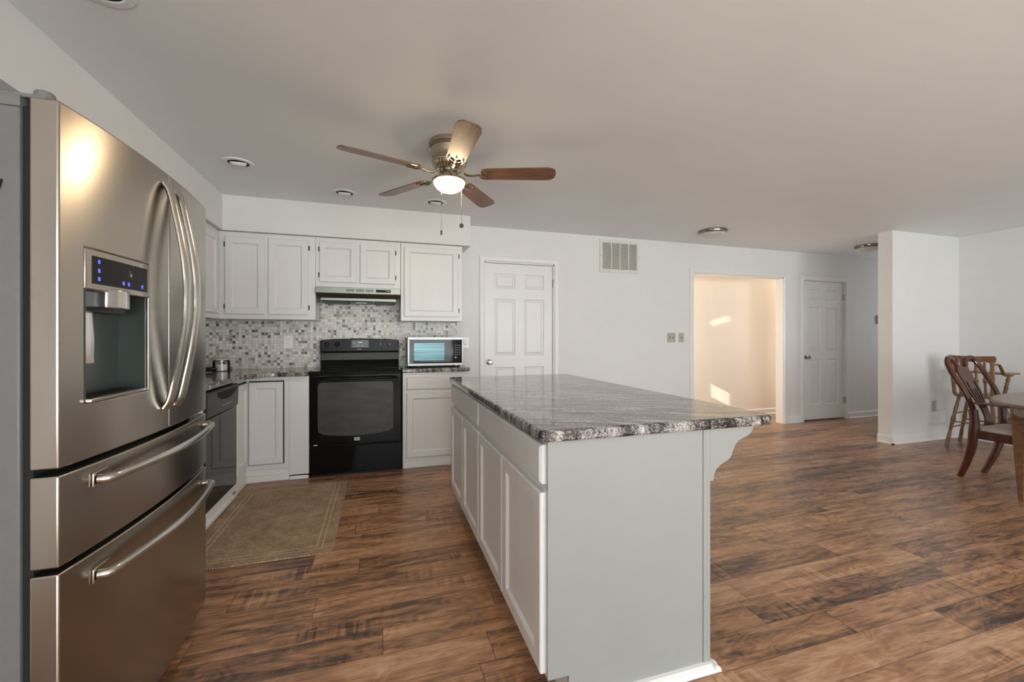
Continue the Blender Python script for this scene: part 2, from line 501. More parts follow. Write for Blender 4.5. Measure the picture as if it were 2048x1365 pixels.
def tube(bm, pts, r, n=10, sx=1.0, sy=1.0, up=(0, 0, 1), smooth_pts=0, cap=True, square=False):
    """r a number or a list; sx/sy squash the section"""
    if smooth_pts:
        m0 = len(pts)
        P = catmull(pts, smooth_pts)
        if isinstance(r, (list, tuple)):
            rr = []
            for i in range(len(P)):
                t = i / smooth_pts; k = min(int(t), m0 - 2); f = t - k
                rr.append(r[k] * (1 - f) + r[k + 1] * f)
            r = rr
    else: P = [Vector(p) for p in pts]
    if not isinstance(r, (list, tuple)): r = [r] * len(P)
    up = Vector(up); rings = []
    for i, p in enumerate(P):
        d = (P[min(i + 1, len(P) - 1)] - P[max(i - 1, 0)]).normalized()
        u = up if abs(d.dot(up)) < 0.97 else Vector((1, 0, 0))
        s = d.cross(u).normalized(); t = s.cross(d).normalized()
        ring = []
        for k in range(n):
            a = 2 * PI * (k + 0.5) / n
            ca, sa = math.cos(a), math.sin(a)
            if square:
                q = max(abs(ca), abs(sa)); ca /= q; sa /= q
                # soften the corners
                ca *= 0.97 if abs(sa) > 0.99 else 1; sa *= 1
            ring.append(bm.verts.new(p + s * (ca * r[i] * sx) + t * (sa * r[i] * sy)))
        rings.append(ring)
    for A, B in zip(rings[:-1], rings[1:]):
        for i in range(n):
            j = (i + 1) % n
            bm.faces.new([A[i], B[i], B[j], A[j]])
    if cap:
        bm.faces.new(rings[0]); bm.faces.new(list(reversed(rings[-1])))
    return bm


def frame(origin, facing):
    """local x right, y up, z out of the face"""
    U, V, Nn = {'-y': ((1, 0, 0), (0, 0, 1), (0, -1, 0)), '+x': ((0, 1, 0), (0, 0, 1), (1, 0, 0)), '-x': ((0, -1, 0), (0, 0, 1), (-1, 0, 0)), '+y': ((-1, 0, 0), (0, 0, 1), (0, 1, 0))}[facing]
    M = Matrix(((U[0], V[0], Nn[0], origin[0]), (U[1], V[1], Nn[1], origin[1]), (U[2], V[2], Nn[2], origin[2]), (0, 0, 0, 1)))
    return M


def ring_faces(bm, A, B):
    n = len(A)
    for i in range(n):
        bm.faces.new([A[i], A[(i + 1) % n], B[(i + 1) % n], B[i]])


def rect(bm, M, x0, x1, y0, y1, z):
    return [bm.verts.new(M @ Vector(p)) for p in ((x0, y0, z), (x1, y0, z), (x1, y1, z), (x0, y1, z))]


def panel_door(bm, M, W, H, T, rects, prof, cham=0.004, xs=None, ys=None):
    """slab W x H x T with panels at rects; prof: list of (inset, depth) steps, last one filled"""
    back = rect(bm, M, 0, W, 0, H, 0); bm.faces.new(list(reversed(back)))
    side = rect(bm, M, 0, W, 0, H, T - cham)
    ring_faces(bm, back, side)
    X = sorted(set([cham, W - cham] + [r[0] for r in rects] + [r[1] for r in rects]))
    Y = sorted(set([cham, H - cham] + [r[2] for r in rects] + [r[3] for r in rects]))
    V = {(i, j): bm.verts.new(M @ Vector((x, y, T))) for i, x in enumerate(X) for j, y in enumerate(Y)}
    hole = {(X.index(r[0]), Y.index(r[2])): r for r in rects}
    skip = set()
    for r in rects:
        for i in range(X.index(r[0]), X.index(r[1])):
            for j in range(Y.index(r[2]), Y.index(r[3])): skip.add((i, j))
    for i in range(len(X) - 1):
        for j in range(len(Y) - 1):
            if (i, j) in skip: continue
            bm.faces.new([V[i, j], V[i + 1, j], V[i + 1, j + 1], V[i, j + 1]])
    # chamfer
    nx, ny = len(X) - 1, len(Y) - 1
    edge = [V[i, 0] for i in range(nx + 1)] + [V[nx, j] for j in range(1, ny + 1)] + [V[i, ny] for i in range(nx - 1, -1, -1)] + [V[0, j] for j in range(ny - 1, 0, -1)]
    corners = {0: 0, nx: 1, nx + ny: 2, 2 * nx + ny: 3}
    m = len(edge); cur = 0
    idx = sorted(corners)
    for q in range(4):
        a = idx[q]; b_ = idx[(q + 1) % 4] if q < 3 else m
        seq = [edge[k % m] for k in range(a, b_ + 1)]
        bm.faces.new([side[corners[a]], side[(corners[a] + 1) % 4]] + list(reversed(seq)))
    for r in rects:
        i0, i1, j0, j1 = X.index(r[0]), X.index(r[1]), Y.index(r[2]), Y.index(r[3])
        per = [V[i, j0] for i in range(i0, i1 + 1)] + [V[i1, j] for j in range(j0 + 1, j1 + 1)] + [V[i, j1] for i in range(i1 - 1, i0 - 1, -1)] + [V[i0, j] for j in range(j1 - 1, j0, -1)]
        ins, dep = prof[0]
        R = rect(bm, M, r[0] + ins, r[1] - ins, r[2] + ins, r[3] - ins, T - dep)
        c = [0, i1 - i0, i1 - i0 + j1 - j0, 2 * (i1 - i0) + j1 - j0]
        mm = len(per)
        for q in range(4):
            a = c[q]; b_ = c[q + 1] if q < 3 else mm
            seq = [per[k % mm] for k in range(a, b_ + 1)]
            bm.faces.new(seq + [R[(q + 1) % 4], R[q]])
        for ins, dep in prof[1:]:
            R2 = rect(bm, M, r[0] + ins, r[1] - ins, r[2] + ins, r[3] - ins, T - dep)
            ring_faces(bm, R, R2); R = R2
        bm.faces.new(R)
    return bm


SHAKER = [(0.004, 0.004), (0.012, 0.011)]
RAIL = 0.052


def cab_door(parent, origin, facing, W, H, mat, name='door', T=0.019, rail=RAIL):
    bm = NB()
    panel_door(bm, frame(origin, facing), W, H, T, [(rail, W - rail, rail, H - rail)], SHAKER)
    return obj(name, bm, mat, parent)


def drawer_front(parent, origin, facing, W, H, mat, T=0.019):
    bm = NB(); M = frame(origin, facing)
    c = 0.009
    back = rect(bm, M, 0, W, 0, H, 0); bm.faces.new(list(reversed(back)))
    s = rect(bm, M, 0, W, 0, H, T - 0.008); ring_faces(bm, back, s)
    f = rect(bm, M, c, W - c, c, H - c, T); ring_faces(bm, s, f); bm.faces.new(f)
    return obj('drawer_front', bm, mat, parent)


def hinge(parent, origin, facing, side):
    """small semi-exposed cabinet hinge"""
    bm = NB(); M = frame(origin, facing)
    box(bm, 0, 0.013, -0.021, 0.021, 0, 0.003, M)
    tube(bm, [M @ Vector((0.012 if side > 0 else 0.001, -0.021, 0.005)), M @ Vector((0.012 if side > 0 else 0.001, 0.021, 0.005))], 0.004, 8)
    return obj('hinge', bm, bronze_m, parent)


# ------------------------------------------------------------------ room shell
XL, XR, YB, YF, H = -1.635, 6.70, 4.47, -4.20, 2.42
TH = 0.11
HALL_X = 8.60
ARCH = (3.854, 5.382, 2.043)
PAN = (1.082, 1.905, 2.045)
CLO = (5.760, 6.578, 2.036)
FOY_Y = 5.10


def struct(name, bm, mat, **kw):
    o = obj(name, bm, mat, **kw); o['kind'] = 'structure'; return o


def sroot(name):
    o = bpy.data.objects.new(name, None); COL.objects.link(o); o['kind'] = 'structure'; return o


bm = NB(); box(bm, XL - TH, HALL_X, YF - TH, FOY_Y + 0.2, -0.08, 0.0); struct('floor', bm, floor_m)
bm = NB(); box(bm, XL - TH, HALL_X, YF - TH, YB + TH, H, H + 0.08); struct('ceiling', bm, ceil_m)
bm = NB()
xs = [XL - TH, PAN[0], PAN[1], ARCH[0], ARCH[1], CLO[0], CLO[1], HALL_X]
for i in range(0, len(xs), 2): box(bm, xs[i], xs[i + 1], YB, YB + TH, 0, H)
for a in (PAN, ARCH, CLO): box(bm, a[0], a[1], YB, YB + TH, a[2], H)
struct('wall_back', bm, wall_m)
W3 = (-2.5, -0.3, 0.95, 2.08)  # unseen window opening, added to let fill light in
bm = NB(); box(bm, XL - TH, XL, YF, W3[0], 0, H); box(bm, XL - TH, XL, W3[1], YB, 0, H); box(bm, XL - TH, XL, W3[0], W3[1], 0, W3[2]); box(bm, XL - TH, XL, W3[0], W3[1], W3[3], H); struct('wall_left', bm, wall_m)
r = sroot('window_3'); bm = NB(); ym_ = (W3[0] + W3[1]) / 2
for a, b_, c, d in ((W3[0], W3[0] + 0.05, W3[2], W3[3]), (W3[1] - 0.05, W3[1], W3[2], W3[3]), (ym_ - 0.02, ym_ + 0.02, W3[2], W3[3]), (W3[0], W3[1], W3[2], W3[2] + 0.05), (W3[0], W3[1], W3[3] - 0.05, W3[3])):
    box(bm, XL - 0.08, XL - 0.03, a, b_, c, d)
obj('window_frame', bm, trim_m, r)
bm = NB(); box(bm, XL - 0.058, XL - 0.053, W3[0] + 0.05, W3[1] - 0.05, W3[2] + 0.05, W3[3] - 0.05); obj('window_pane', bm, glass_m, r)
bm = NB(); box(bm, XR, XR + TH, YF, 3.24, 0, H); struct('wall_right', bm, wall_m)
# stub wall beside the hall
bm = NB(); box(bm, 5.52, HALL_X, 3.24, 3.385, 0, H); struct('wall_partition', bm, wall_m)
bm = NB(); box(bm, HALL_X, HALL_X + TH, 3.24, 3.56, 0, H); box(bm, HALL_X, HALL_X + TH, 4.30, YB + TH, 0, H); box(bm, HALL_X, HALL_X + TH, 3.56, 4.30, 0, 0.88); box(bm, HALL_X, HALL_X + TH, 3.56, 4.30, 2.12, H); struct('wall_hall_end', bm, wall_m)  # opening added in the unseen end wall for the hall fill
# wall behind the camera with two openings
W1 = (-0.85, 2.05, 0.06, 2.08); W2 = (2.70, 5.30, 0.35, 2.10)
bm = NB()
box(bm, XL - TH, W1[0], YF - TH, YF, 0, H); box(bm, W1[1], W2[0], YF - TH, YF, 0, H); box(bm, W2[1], XR + TH, YF - TH, YF, 0, H)
for q in (W1, W2):
    box(bm, q[0], q[1], YF - TH, YF, 0, q[2]); box(bm, q[0], q[1], YF - TH, YF, q[3], H)
struct('wall_front', bm, wall_m)
for k, q in enumerate((W1, W2)):
    r = sroot('window_%d' % (k + 1))
    bm = NB(); t = 0.05
    xm = (q[0] + q[1]) / 2
    for a, b_, c, d in ((q[0], q[0] + t, q[2], q[3]), (q[1] - t, q[1], q[2], q[3]), (xm - t / 2, xm + t / 2, q[2], q[3]), (q[0], q[1], q[2], q[2] + t), (q[0], q[1], q[3] - t, q[3])):
        box(bm, a, b_, YF - 0.08, YF - 0.03, c, d)
    obj('window_frame', bm, trim_m, r)
    bm = NB(); box(bm, q[0] + t, xm - t / 2, YF - 0.058, YF - 0.053, q[2] + t, q[3] - t); obj('window_pane', bm, glass_m, r)
    bm = NB(); box(bm, xm + t / 2, q[1] - t, YF - 0.058, YF - 0.053, q[2] + t, q[3] - t); obj('window_pane', bm, glass_m, r)
bm = NB(); box(bm, -14, 20, -22, YF - TH - 0.2, -0.12, -0.10); struct('ground', bm, grass_m)

# foyer beyond the cased opening
bm = NB(); box(bm, 2.6, 6.9, FOY_Y, FOY_Y + TH, 0, 2.75); struct('wall_foyer', bm, cream_m)
bm = NB(); box(bm, 6.8, 6.9, YB + TH, FOY_Y, 0, 2.75); struct('wall_foyer_right', bm, cream_m)
bm = NB(); box(bm, 2.6, 6.9, YB + 0.02, FOY_Y + TH, 2.75, 2.83); box(bm, 2.6, 6.9, YB + 0.02, YB + TH, H + 0.08, 2.75); struct('ceiling_foyer', bm, ceil_m)
bm = NB()
X3 = 3.0; ya, yb = 4.900, 4.938  # slits in this unseen wall are shaped to cast the sun patches
box(bm, X3 - 0.06, X3, YB + TH, ya, 0, 2.75); box(bm, X3 - 0.06, X3, yb, FOY_Y, 0, 2.75)
box(bm, X3 - 0.06, X3, ya, yb, 0, 1.08); box(bm, X3 - 0.06, X3, ya, yb, 1.30, 2.12)
prism(bm, [(ya, 2.12), (yb, 2.12), (yb, 2.125), (ya, 2.40)], X3 - 0.06, X3, 'X')
prism(bm, [(ya, 2.49), (yb, 2.215), (yb, 2.75), (ya, 2.75)], X3 - 0.06, X3, 'X')
struct('wall_foyer_sun_slits', bm, cream_m)

# soffit over the cabinets
bm = NB()
prism(bm, [(XL, YB), (XL, 0.4), (-1.28, 0.4), (-1.28, 4.115), (0.852, 4.115), (0.852, YB)], 2.122, H, 'Z')
struct('wall_soffit', bm, wall_m)


# ------------------------------------------------------------------ trims
def base_profile(h=0.095):
    return [(0, 0), (0.022, 0), (0.022, 0.012), (0.015, 0.022), (0.014, h - 0.018), (0.008, h - 0.004), (0.0, h)]


def run_base(name, segs):
    """segs: (axis, a0, a1, plane, sign) skirting runs as one mesh per wall"""
    bm = NB()
    for ax, a0, a1, plane, sg in segs:
        pr = base_profile()
        if ax == 'X': prism(bm, [(plane + sg * d, z) for d, z in pr], a0, a1, 'X')
        else: prism(bm, [(plane + sg * d, z) for d, z in pr], a0, a1, 'Y')
    return struct(name, bm, trim_m)


CW = 0.060
run_base('baseboard_back', [('X', 0.80, PAN[0] - CW, YB, -1), ('X', PAN[1] + CW, ARCH[0] - CW, YB, -1), ('X', ARCH[1] + CW, CLO[0] - CW, YB, -1), ('X', CLO[1] + CW, HALL_X, YB, -1)])
run_base('baseboard_partition', [('X', 5.498, XR, 3.24, -1), ('Y', 3.218, 3.385, 5.52, -1)])
run_base('baseboard_right', [('Y', YF, 3.218, XR, -1)])
run_base('baseboard_foyer', [('X', 3.0, 6.8, FOY_Y, -1)])


def casing(parent, a, name='casing'):
    """flat-and-bead door casing on the back wall"""
    bm = NB()
    x0, x1, z1 = a
    prof = [(0, 0), (0, 0.010), (0.012, 0.016), (0.046, 0.018), (0.058, 0.012), (CW, 0)]
    prism(bm, [(x0 - d, YB - t) for d, t in prof], 0, z1 + CW * 0.0, 'Z')
    prism(bm, [(x1 + d, YB - t) for d, t in prof], 0, z1, 'Z')
    A = []
    # head with mitres
    for xe, s in ((x0, -1), (x1, 1)):
        A.append([bm.verts.new((xe + s * d, YB - t, z1 + d)) for d, t in prof])
        # mitre block joins leg to head
        B = [bm.verts.new((xe + s * d, YB - t, z1)) for d, t in prof]
        for i in range(len(prof) - 1): bm.faces.new([A[-1][i], A[-1][i + 1], B[i + 1], B[i]])
    for i in range(len(prof) - 1): bm.faces.new([A[0][i], A[0][i + 1], A[1][i + 1], A[1][i]])
    # jamb lining
    box(bm, x0, x0 + 0.012, YB, YB + TH, 0, z1); box(bm, x1 - 0.012, x1, YB, YB + TH, 0, z1); box(bm, x0, x1, YB, YB + TH, z1 - 0.012, z1)
    return obj(name, bm, trim_m, parent)


def six_panel(name, a, gap, knob_x, hinge_zs, dz=0.0):
    r = sroot(name)
    casing(r, a)
    x0, x1 = a[0] + 0.014, a[1] - 0.014
    z0, z1 = gap, a[2] - 0.015
    W, Hh = x1 - x0, z1 - z0
    st, mid = 0.105, 0.105
    pw = (W - 2 * st - mid) / 2
    cols = [(st, st + pw), (st + pw + mid, W - st)]
    rows = [(0.215, 0.865), (0.995, 1.625), (1.74, Hh - 0.115)]
    rc = [(c[0], c[1], q[0], q[1]) for c in cols for q in rows]
    bm = NB()
    panel_door(bm, frame((x0, YB + 0.052, z0), '-y'), W, Hh, 0.035, rc, [(0.008, 0.010), (0.016, 0.011), (0.036, 0.003)], cham=0.002)
    slab = obj('door_slab', bm, trim_m, r)
    # knob
    M = frame((knob_x, YB + 0.017, 0.925 + dz), '-y')
    bm = NB(); lathe(bm, [(0.0, 0), (0.031, 0), (0.031, 0.006), (0.012, 0.012), (0.011, 0.030), (0.020, 0.038), (0.027, 0.052), (0.024, 0.066), (0.0, 0.072)], M=M, n=24)
    obj('door_knob', bm, knob_m, r, smooth=True)
    for hz in hinge_zs:
        bm = NB(); tube(bm, [(x1 + 0.004, YB + 0.012, hz - 0.045), (x1 + 0.004, YB + 0.012, hz + 0.045)], 0.007, 8)
        box(bm, x1 + 0.004, x1 + 0.020, YB - 0.012, YB + 0.012, hz - 0.043, hz + 0.043)
        obj('hinge', bm, knob_m, r)
    # black sheet standing for the unlit space behind the slab
    bm = NB(); box(bm, a[0], a[1], YB + TH, YB + TH + 0.01, 0, a[2]); obj('unlit_backing', bm, dark_m, r)
    return r


six_panel('door_1', PAN, 0.012, 1.140, (1.83, 0.25), 0.01)
d2 = six_panel('door_2', CLO, 0.020, 5.822, (1.80, 0.28))
bm = NB(); box(bm, CLO[0], CLO[1], YB - 0.004, YB + 0.06, 0, 0.010); obj('threshold', bm, thresh_m, d2, label='orange oak threshold strip')
r = sroot('trim_1'); casing(r, ARCH)

# ------------------------------------------------------------------ backsplash
bs = thing('backsplash', 'grey and beige marble mosaic backsplash behind the black stove', 'backsplash', (-0.4, YB, 0.915))
bm = NB(); box(bm, XL, 0.776, YB - 0.008, YB - 0.0002, 0.9155, 1.3675); box(bm, -0.563, 0.179, YB - 0.008, YB - 0.0002, 1.3675, 1.545)
obj('mosaic_tiles', bm, tile_m, bs)
bs = thing('backsplash', 'marble mosaic backsplash on the side wall behind the glass jar', 'backsplash', (XL + 0.004, 3.4, 0.95))
bm = NB(); box(bm, XL + 0.0005, XL + 0.008, 2.3, YB - 0.009, 0.916, 1.3675)
obj('mosaic_tiles', bm, tile_m, bs)

# ------------------------------------------------------------------ upper cabinets
ZU0, ZU1, YU = 1.368, 2.118, 4.15


def upper(label, x0, x1, z0, doors, hinges):
    t = thing('wall_cabinet', label, 'cabinet', ((x0 + x1) / 2, YB, z0), group=None)
    bm = NB(); box(bm, x0, x1, YU, YB - 0.001, z0, ZU1); obj('cabinet_body', bm, cab_m, t, bevel=0.0015, seg=1)
    for d0, d1, dz0, dz1, hs in doors:
        d = cab_door(t, (d0, YU, dz0), '-y', d1 - d0, dz1 - dz0, cab_m, rail=0.05)
        for hz in (dz0 + 0.065, dz1 - 0.065):
            hx = d0 - 0.013 if hs < 0 else d1
            hinge(d, (hx, YU - 0.001, hz), '-y', -hs)
    return t


upper('light grey double-door wall cabinet over the outlet and glass jar', -1.315, -0.565, ZU0, [(-1.268, -0.968, 1.41, 2.072, -1), (-0.940, -0.624, 1.41, 2.076, 1)], None)
upper('short light grey double-door wall cabinet directly above the range hood', -0.563, 0.179, 1.668, [(-0.530, -0.214, 1.712, 2.076, -1), (-0.184, 0.128, 1.710, 2.077, 1)], None)
upper('light grey single-door wall cabinet above the microwave', 0.182, 0.776, ZU0, [(0.213, 0.735, 1.41, 2.080, 1)], None)
# left wall uppers
t = thing('wall_cabinet', 'light grey wall cabinet on the side wall, mostly hidden behind the fridge', 'cabinet', (XL, 3.3, ZU0))
bm = NB(); box(bm, XL + 0.001, -1.315, 2.25, YB - 0.001, ZU0, ZU1); obj('cabinet_body', bm, cab_m, t, bevel=0.0015, seg=1)
for y0, y1 in ((2.30, 2.86), (2.89, 3.46), (3.50, 4.08)):
    d = cab_door(t, (-1.315, y0, 1.41), '+x', y1 - y0, 0.662, cab_m, rail=0.05)
for hz in (1.475, 2.007): hinge(d, (-1.315, 4.08, hz), '+x', 1)

# ------------------------------------------------------------------ base cabinets
ZB = 0.878
cf = -1.062   # frame plane of the side run
yf = 3.965    # frame plane of the back run
t = thing('corner_base_cabinet', 'light grey corner base cabinet with folding L-shaped door beside dishwasher', 'cabinet', (-1.35, 4.2, 0))
bm = NB()
prism(bm, [(XL + 0.002, YB - 0.002), (XL + 0.002, 3.675), (cf, 3.675), (cf, yf), (-0.745, yf), (-0.745, YB - 0.002)], 0.105, ZB, 'Z')
body = obj('cabinet_body', bm, cab_m, t, bevel=0.0015, seg=1)
bm = NB(); box(bm, -1.042, -0.781, yf - 0.006, yf - 0.0005, 0.145, 0.845); box(bm, cf + 0.0005, cf + 0.006, 3.69, 3.944, 0.145, 0.845)
obj('door_gap', bm, dark_m, t)
cab_door(t, (-1.042, yf - 0.006, 0.150), '-y', 0.253, 0.685, cab_m, rail=0.05, T=0.012)
cab_door(t, (cf + 0.006, 3.692, 0.150), '+x', 0.248, 0.685, cab_m, rail=0.05, T=0.012)
bm = NB()
prism(bm, [(XL + 0.01, YB - 0.01), (XL + 0.01, 3.675), (cf - 0.004, 3.675), (cf - 0.004, yf + 0.012), (-0.745, yf + 0.012), (-0.745, YB - 0.01)], 0.0, 0.105, 'Z')
prism(bm, [(cf + 0.010, 3.60), (cf - 0.004, 3.60), (cf - 0.004, yf - 0.0), (-0.745, yf + 0.012), (-0.745, yf - 0.002), (cf + 0.010, yf - 0.012)], 0.0, 0.05, 'Z')
obj('toe_trim', bm, trim_m, t, bevel=0.003, seg=1)

t = thing('filler_panel', 'plain narrow light grey filler panel against the side of the black stove', 'panel', (-0.67, 4.2, 0))
bm = NB(); box(bm, -0.7445, -0.592, yf + 0.004, YB - 0.002, 0.036, ZB); obj('panel_board', bm, cab_m, t, bevel=0.0015, seg=1)
bm = NB(); box(bm, -0.7445, -0.592, yf - 0.022, yf + 0.0035, 0.0, 0.030); obj('shoe_moulding', bm, trim_m, t, bevel=0.008)

# dishwasher
DW0, DW1 = 3.062, 3.662
t = thing('dishwasher', 'black built-in dishwasher between the fridge and the corner cabinet', 'dishwasher', (-1.3, 3.36, 0))
bm = NB(); box(bm, XL + 0.03, -1.085, DW0, DW1, 0.10, 0.872); obj('tub', bm, satinblack_m, t)
bm = NB(); box(bm, -1.085, -1.045, DW0 + 0.003, DW1 - 0.003, 0.10, 0.690); obj('door', bm, blackglass_m, t, bevel=0.004)
bm = NB(); prism(bm, [(-1.085, 0.695), (-1.043, 0.695), (-1.036, 0.705), (-1.030, 0.852), (-1.040, 0.862), (-1.085, 0.862)], DW0 + 0.003, DW1 - 0.003, 'Y')
cp = obj('control_panel', bm, graymetal_m, t, bevel=0.002)
bm = NB()
pts = [(3.22, 0.842), (3.62, 0.842), (3.58, 0.812), (3.50, 0.790), (3.40, 0.782), (3.30, 0.790), (3.24, 0.812)]
prism(bm, pts, -1.033, -1.0285, 'X'); obj('handle_recess', bm, dark_m, cp)
bm = NB()
for i in range(9): box(bm, -1.036, -1.0315, 3.34 + i * 0.021, 3.352 + i * 0.021, 0.741 + (i % 2) * 0.002, 0.7455)
obj('printed_marks', bm, greyprint_m, cp)
bm = NB(); box(bm, -1.075, -1.052, DW0, DW1, 0.0, 0.098); box(bm, -1.062, -1.040, DW0 - 0.02, 3.655, 0, 0.035); obj('toe_trim', bm, trim_m, t, bevel=0.006)

t = thing('sink_base_cabinet', 'light grey base cabinet between the fridge and the dishwasher, hidden from the front', 'cabinet', (-1.35, 2.65, 0))
bm = NB(); box(bm, XL + 0.002, cf, 2.26, DW0 - 0.004, 0.10, ZB); box(bm, XL + 0.002, cf - 0.06, 2.26, DW0 - 0.004, 0, 0.10); obj('cabinet_body', bm, cab_m, t, bevel=0.0015, seg=1)
cab_door(t, (cf, 2.29, 0.14), '+x', 0.36, 0.70, cab_m); cab_door(t, (cf, 2.67, 0.14), '+x', 0.36, 0.70, cab_m)

# right base
t = thing('base_cabinet', 'light grey base cabinet with one drawer and one door under the microwave', 'cabinet', (0.49, 4.2, 0))
bm = NB(); box(bm, 0.192, 0.790, 3.99, YB - 0.002, 0.06, 0.882); obj('cabinet_body', bm, cab_m, t, bevel=0.0015, seg=1)
drawer_front(t, (0.226, 3.99, 0.722), '-y', 0.535, 0.118, cab_m)
cab_door(t, (0.226, 3.99, 0.096), '-y', 0.535, 0.598, cab_m)
bm = NB(); box(bm, 0.192, 0.792, 3.978, YB - 0.01, 0.0, 0.0595); obj('toe_trim', bm, trim_m, t, bevel=0.002)

# ------------------------------------------------------------------ countertops


def roundpoly(pts, rad, k=5):
    out = []
    n = len(pts)
    for i, (x, y) in enumerate(pts):
        r_ = rad[i] if isinstance(rad, (list, tuple)) else rad
        if r_ <= 0: out.append((x, y)); continue
        p = Vector((x, y)); a = (Vector(pts[i - 1]) - p); b_ = (Vector(pts[(i + 1) % n]) - p)
        la, lb = a.length, b_.length
        a.normalize(); b_.normalize()
        ang = a.angle(b_); d = min(r_ / math.tan(ang / 2), la * 0.49, lb * 0.49)
        p0 = p + a * d; p1 = p + b_ * d
        for s in range(k + 1):
            u = s / k
            q = p0 * (1 - u) ** 2 + p * 2 * u * (1 - u) + p1 * u * u
            out.append((q.x, q.y))
    return out


def counter(name, label, pts, rad, z0, z1, loc):
    bm = NB(); prism(bm, roundpoly(pts, rad), z0, z1, 'Z')
    o = obj(name, bm, granite_m, None, bevel=0.010, seg=3, origin=loc, smooth=True, angle=60)
    tag(o, label, 'countertop')
    return o


counter('countertop', 'L-shaped speckled grey granite countertop turning the kitchen corner', [(XL + 0.001, YB - 0.001), (XL + 0.001, 2.24), (-1.020, 2.24), (-1.020, 3.72), (-0.885, 3.915), (-0.591, 3.915), (-0.591, YB - 0.001)], [0, 0, 0, 0.10, 0.10, 0, 0], 0.8785, 0.915, (-1.3, 4.1, 0.9))
counter('countertop', 'short speckled granite countertop holding the microwave', [(0.184, YB - 0.001), (0.184, 3.955), (0.820, 3.955), (0.820, YB - 0.001)], [0, 0, 0.03, 0], 0.8825, 0.920, (0.5, 4.2, 0.9))
counter('countertop', 'large streaked grey granite countertop on the kitchen island', [(0.480, 1.225), (1.437, 1.225), (1.437, 3.110), (0.480, 3.110)], 0.035, 0.8755, 0.914, (0.96, 2.17, 0.9))

# ------------------------------------------------------------------ island
t = thing('kitchen_island', 'pale grey kitchen island with drawers, four doors and a scalloped bracket', 'kitchen island', (0.83, 2.17, 0))
bm = NB(); box(bm, 0.512, 1.118, 1.262, 3.075, 0.105, 0.874); box(bm, 0.585, 1.118, 1.262, 3.075, 0.0, 0.105)
obj('cabinet_body', bm, cab_m, t, bevel=0.0015, seg=1)
bm = NB(); box(bm, 0.585, 1.119, 1.250, 1.2615, 0.0, 0.1045); box(bm, 0.511, 1.119, 1.250, 1.2615, 0.1045, 0.874); obj('end_panel', bm, cab_shaded_m, t, bevel=0.001, seg=1)
bm = NB(); box(bm, 1.1195, 1.150, 1.247, 3.08, 0.0, 0.8745); obj('back_panel', bm, cab_shaded_m, t, bevel=0.001, seg=1)
for y1, y0 in ((2.165, 1.268), (3.070, 2.180)):
    drawer_front(t, (0.512, y1, 0.733), '-x', y1 - y0, 0.128, cab_m, T=0.021)
    ym = (y0 + y1) / 2
    cab_door(t, (0.512, y1, 0.118), '-x', y1 - ym - 0.006, 0.588, cab_m, T=0.021)
    cab_door(t, (0.512, ym - 0.006, 0.118), '-x', ym - 0.006 - y0, 0.588, cab_m, T=0.021)
bm = NB(); prism(bm, [(1.222, 0), (1.2499, 0), (1.2499, 0.026), (1.238, 0.024), (1.228, 0.016), (1.223, 0.007)], 0.70, 1.168, 'X')
prism(bm, [(1.1501, 0), (1.178, 0), (1.177, 0.007), (1.172, 0.016), (1.162, 0.024), (1.1501, 0.026)], 1.222, 3.08, 'Y')
obj('base_moulding', bm, trim_m, t)


def corbel(y0, y1):
    pts = [(1.1505, 0.684), (1.164, 0.684)]
    # two reversed-curve scallops up and out (x, z)
    for x, z in ((1.168, 0.705), (1.178, 0.724), (1.195, 0.737), (1.216, 0.747), (1.236, 0.756), (1.248, 0.769), (1.256, 0.788), (1.266, 0.808), (1.280, 0.822), (1.302, 0.831), (1.324, 0.838), (1.340, 0.848), (1.350, 0.862), (1.354, 0.8745)):
        pts.append((x, z))
    pts.append((1.1505, 0.8745))
    bm = NB(); prism(bm, pts, y0, y1, 'Y')
    return obj('bracket', bm, cab_shaded_m, t)


corbel(1.248, 1.270); corbel(3.05, 3.072)

# ------------------------------------------------------------------ stove
SX0, SX1, SYF, SYB = -0.586, 0.179, 3.955, 4.445
t = thing('stove', 'black freestanding electric stove between the two counters', 'stove', (-0.203, 4.2, 0))
bm = NB(); box(bm, SX0 + 0.002, SX1 - 0.002, SYF + 0.035, SYB, 0.02, 0.895); obj('stove_body', bm, satinblack_m, t)
bm = NB(); prism(bm, [(SYF - 0.002, 0.898), (SYF + 0.008, 0.9155), (SYB - 0.04, 0.9155), (SYB - 0.04, 0.8955), (SYF + 0.008, 0.890)], SX0, SX1, 'X'); ct = obj('cooktop', bm, blackglass_m, t, bevel=0.003)
for cx, cy, rr in ((-0.39, 4.10, 0.105), (-0.02, 4.10, 0.085), (-0.39, 4.29, 0.075), (-0.02, 4.29, 0.095)):
    bm = NB(); lathe(bm, [(rr, 0.9156), (rr, 0.9160), (rr - 0.004, 0.9160), (rr - 0.004, 0.9156)], (cx, cy, 0), 40, closed=True); obj('burner_ring', bm, graymetal_m, ct)
# oven door
bm = NB(); box(bm, SX0 + 0.002, SX1 - 0.002, SYF, SYF + 0.034, 0.268, 0.884); od = obj('oven_door', bm, black_m, t, bevel=0.006)
WX0, WX1 = -0.520, 0.107
win = []
for p in roundpoly([(WX0, 0.355), (WX1, 0.355), (WX1, 0.815), (WX0, 0.815)], 0.035, 6): win.append(p)
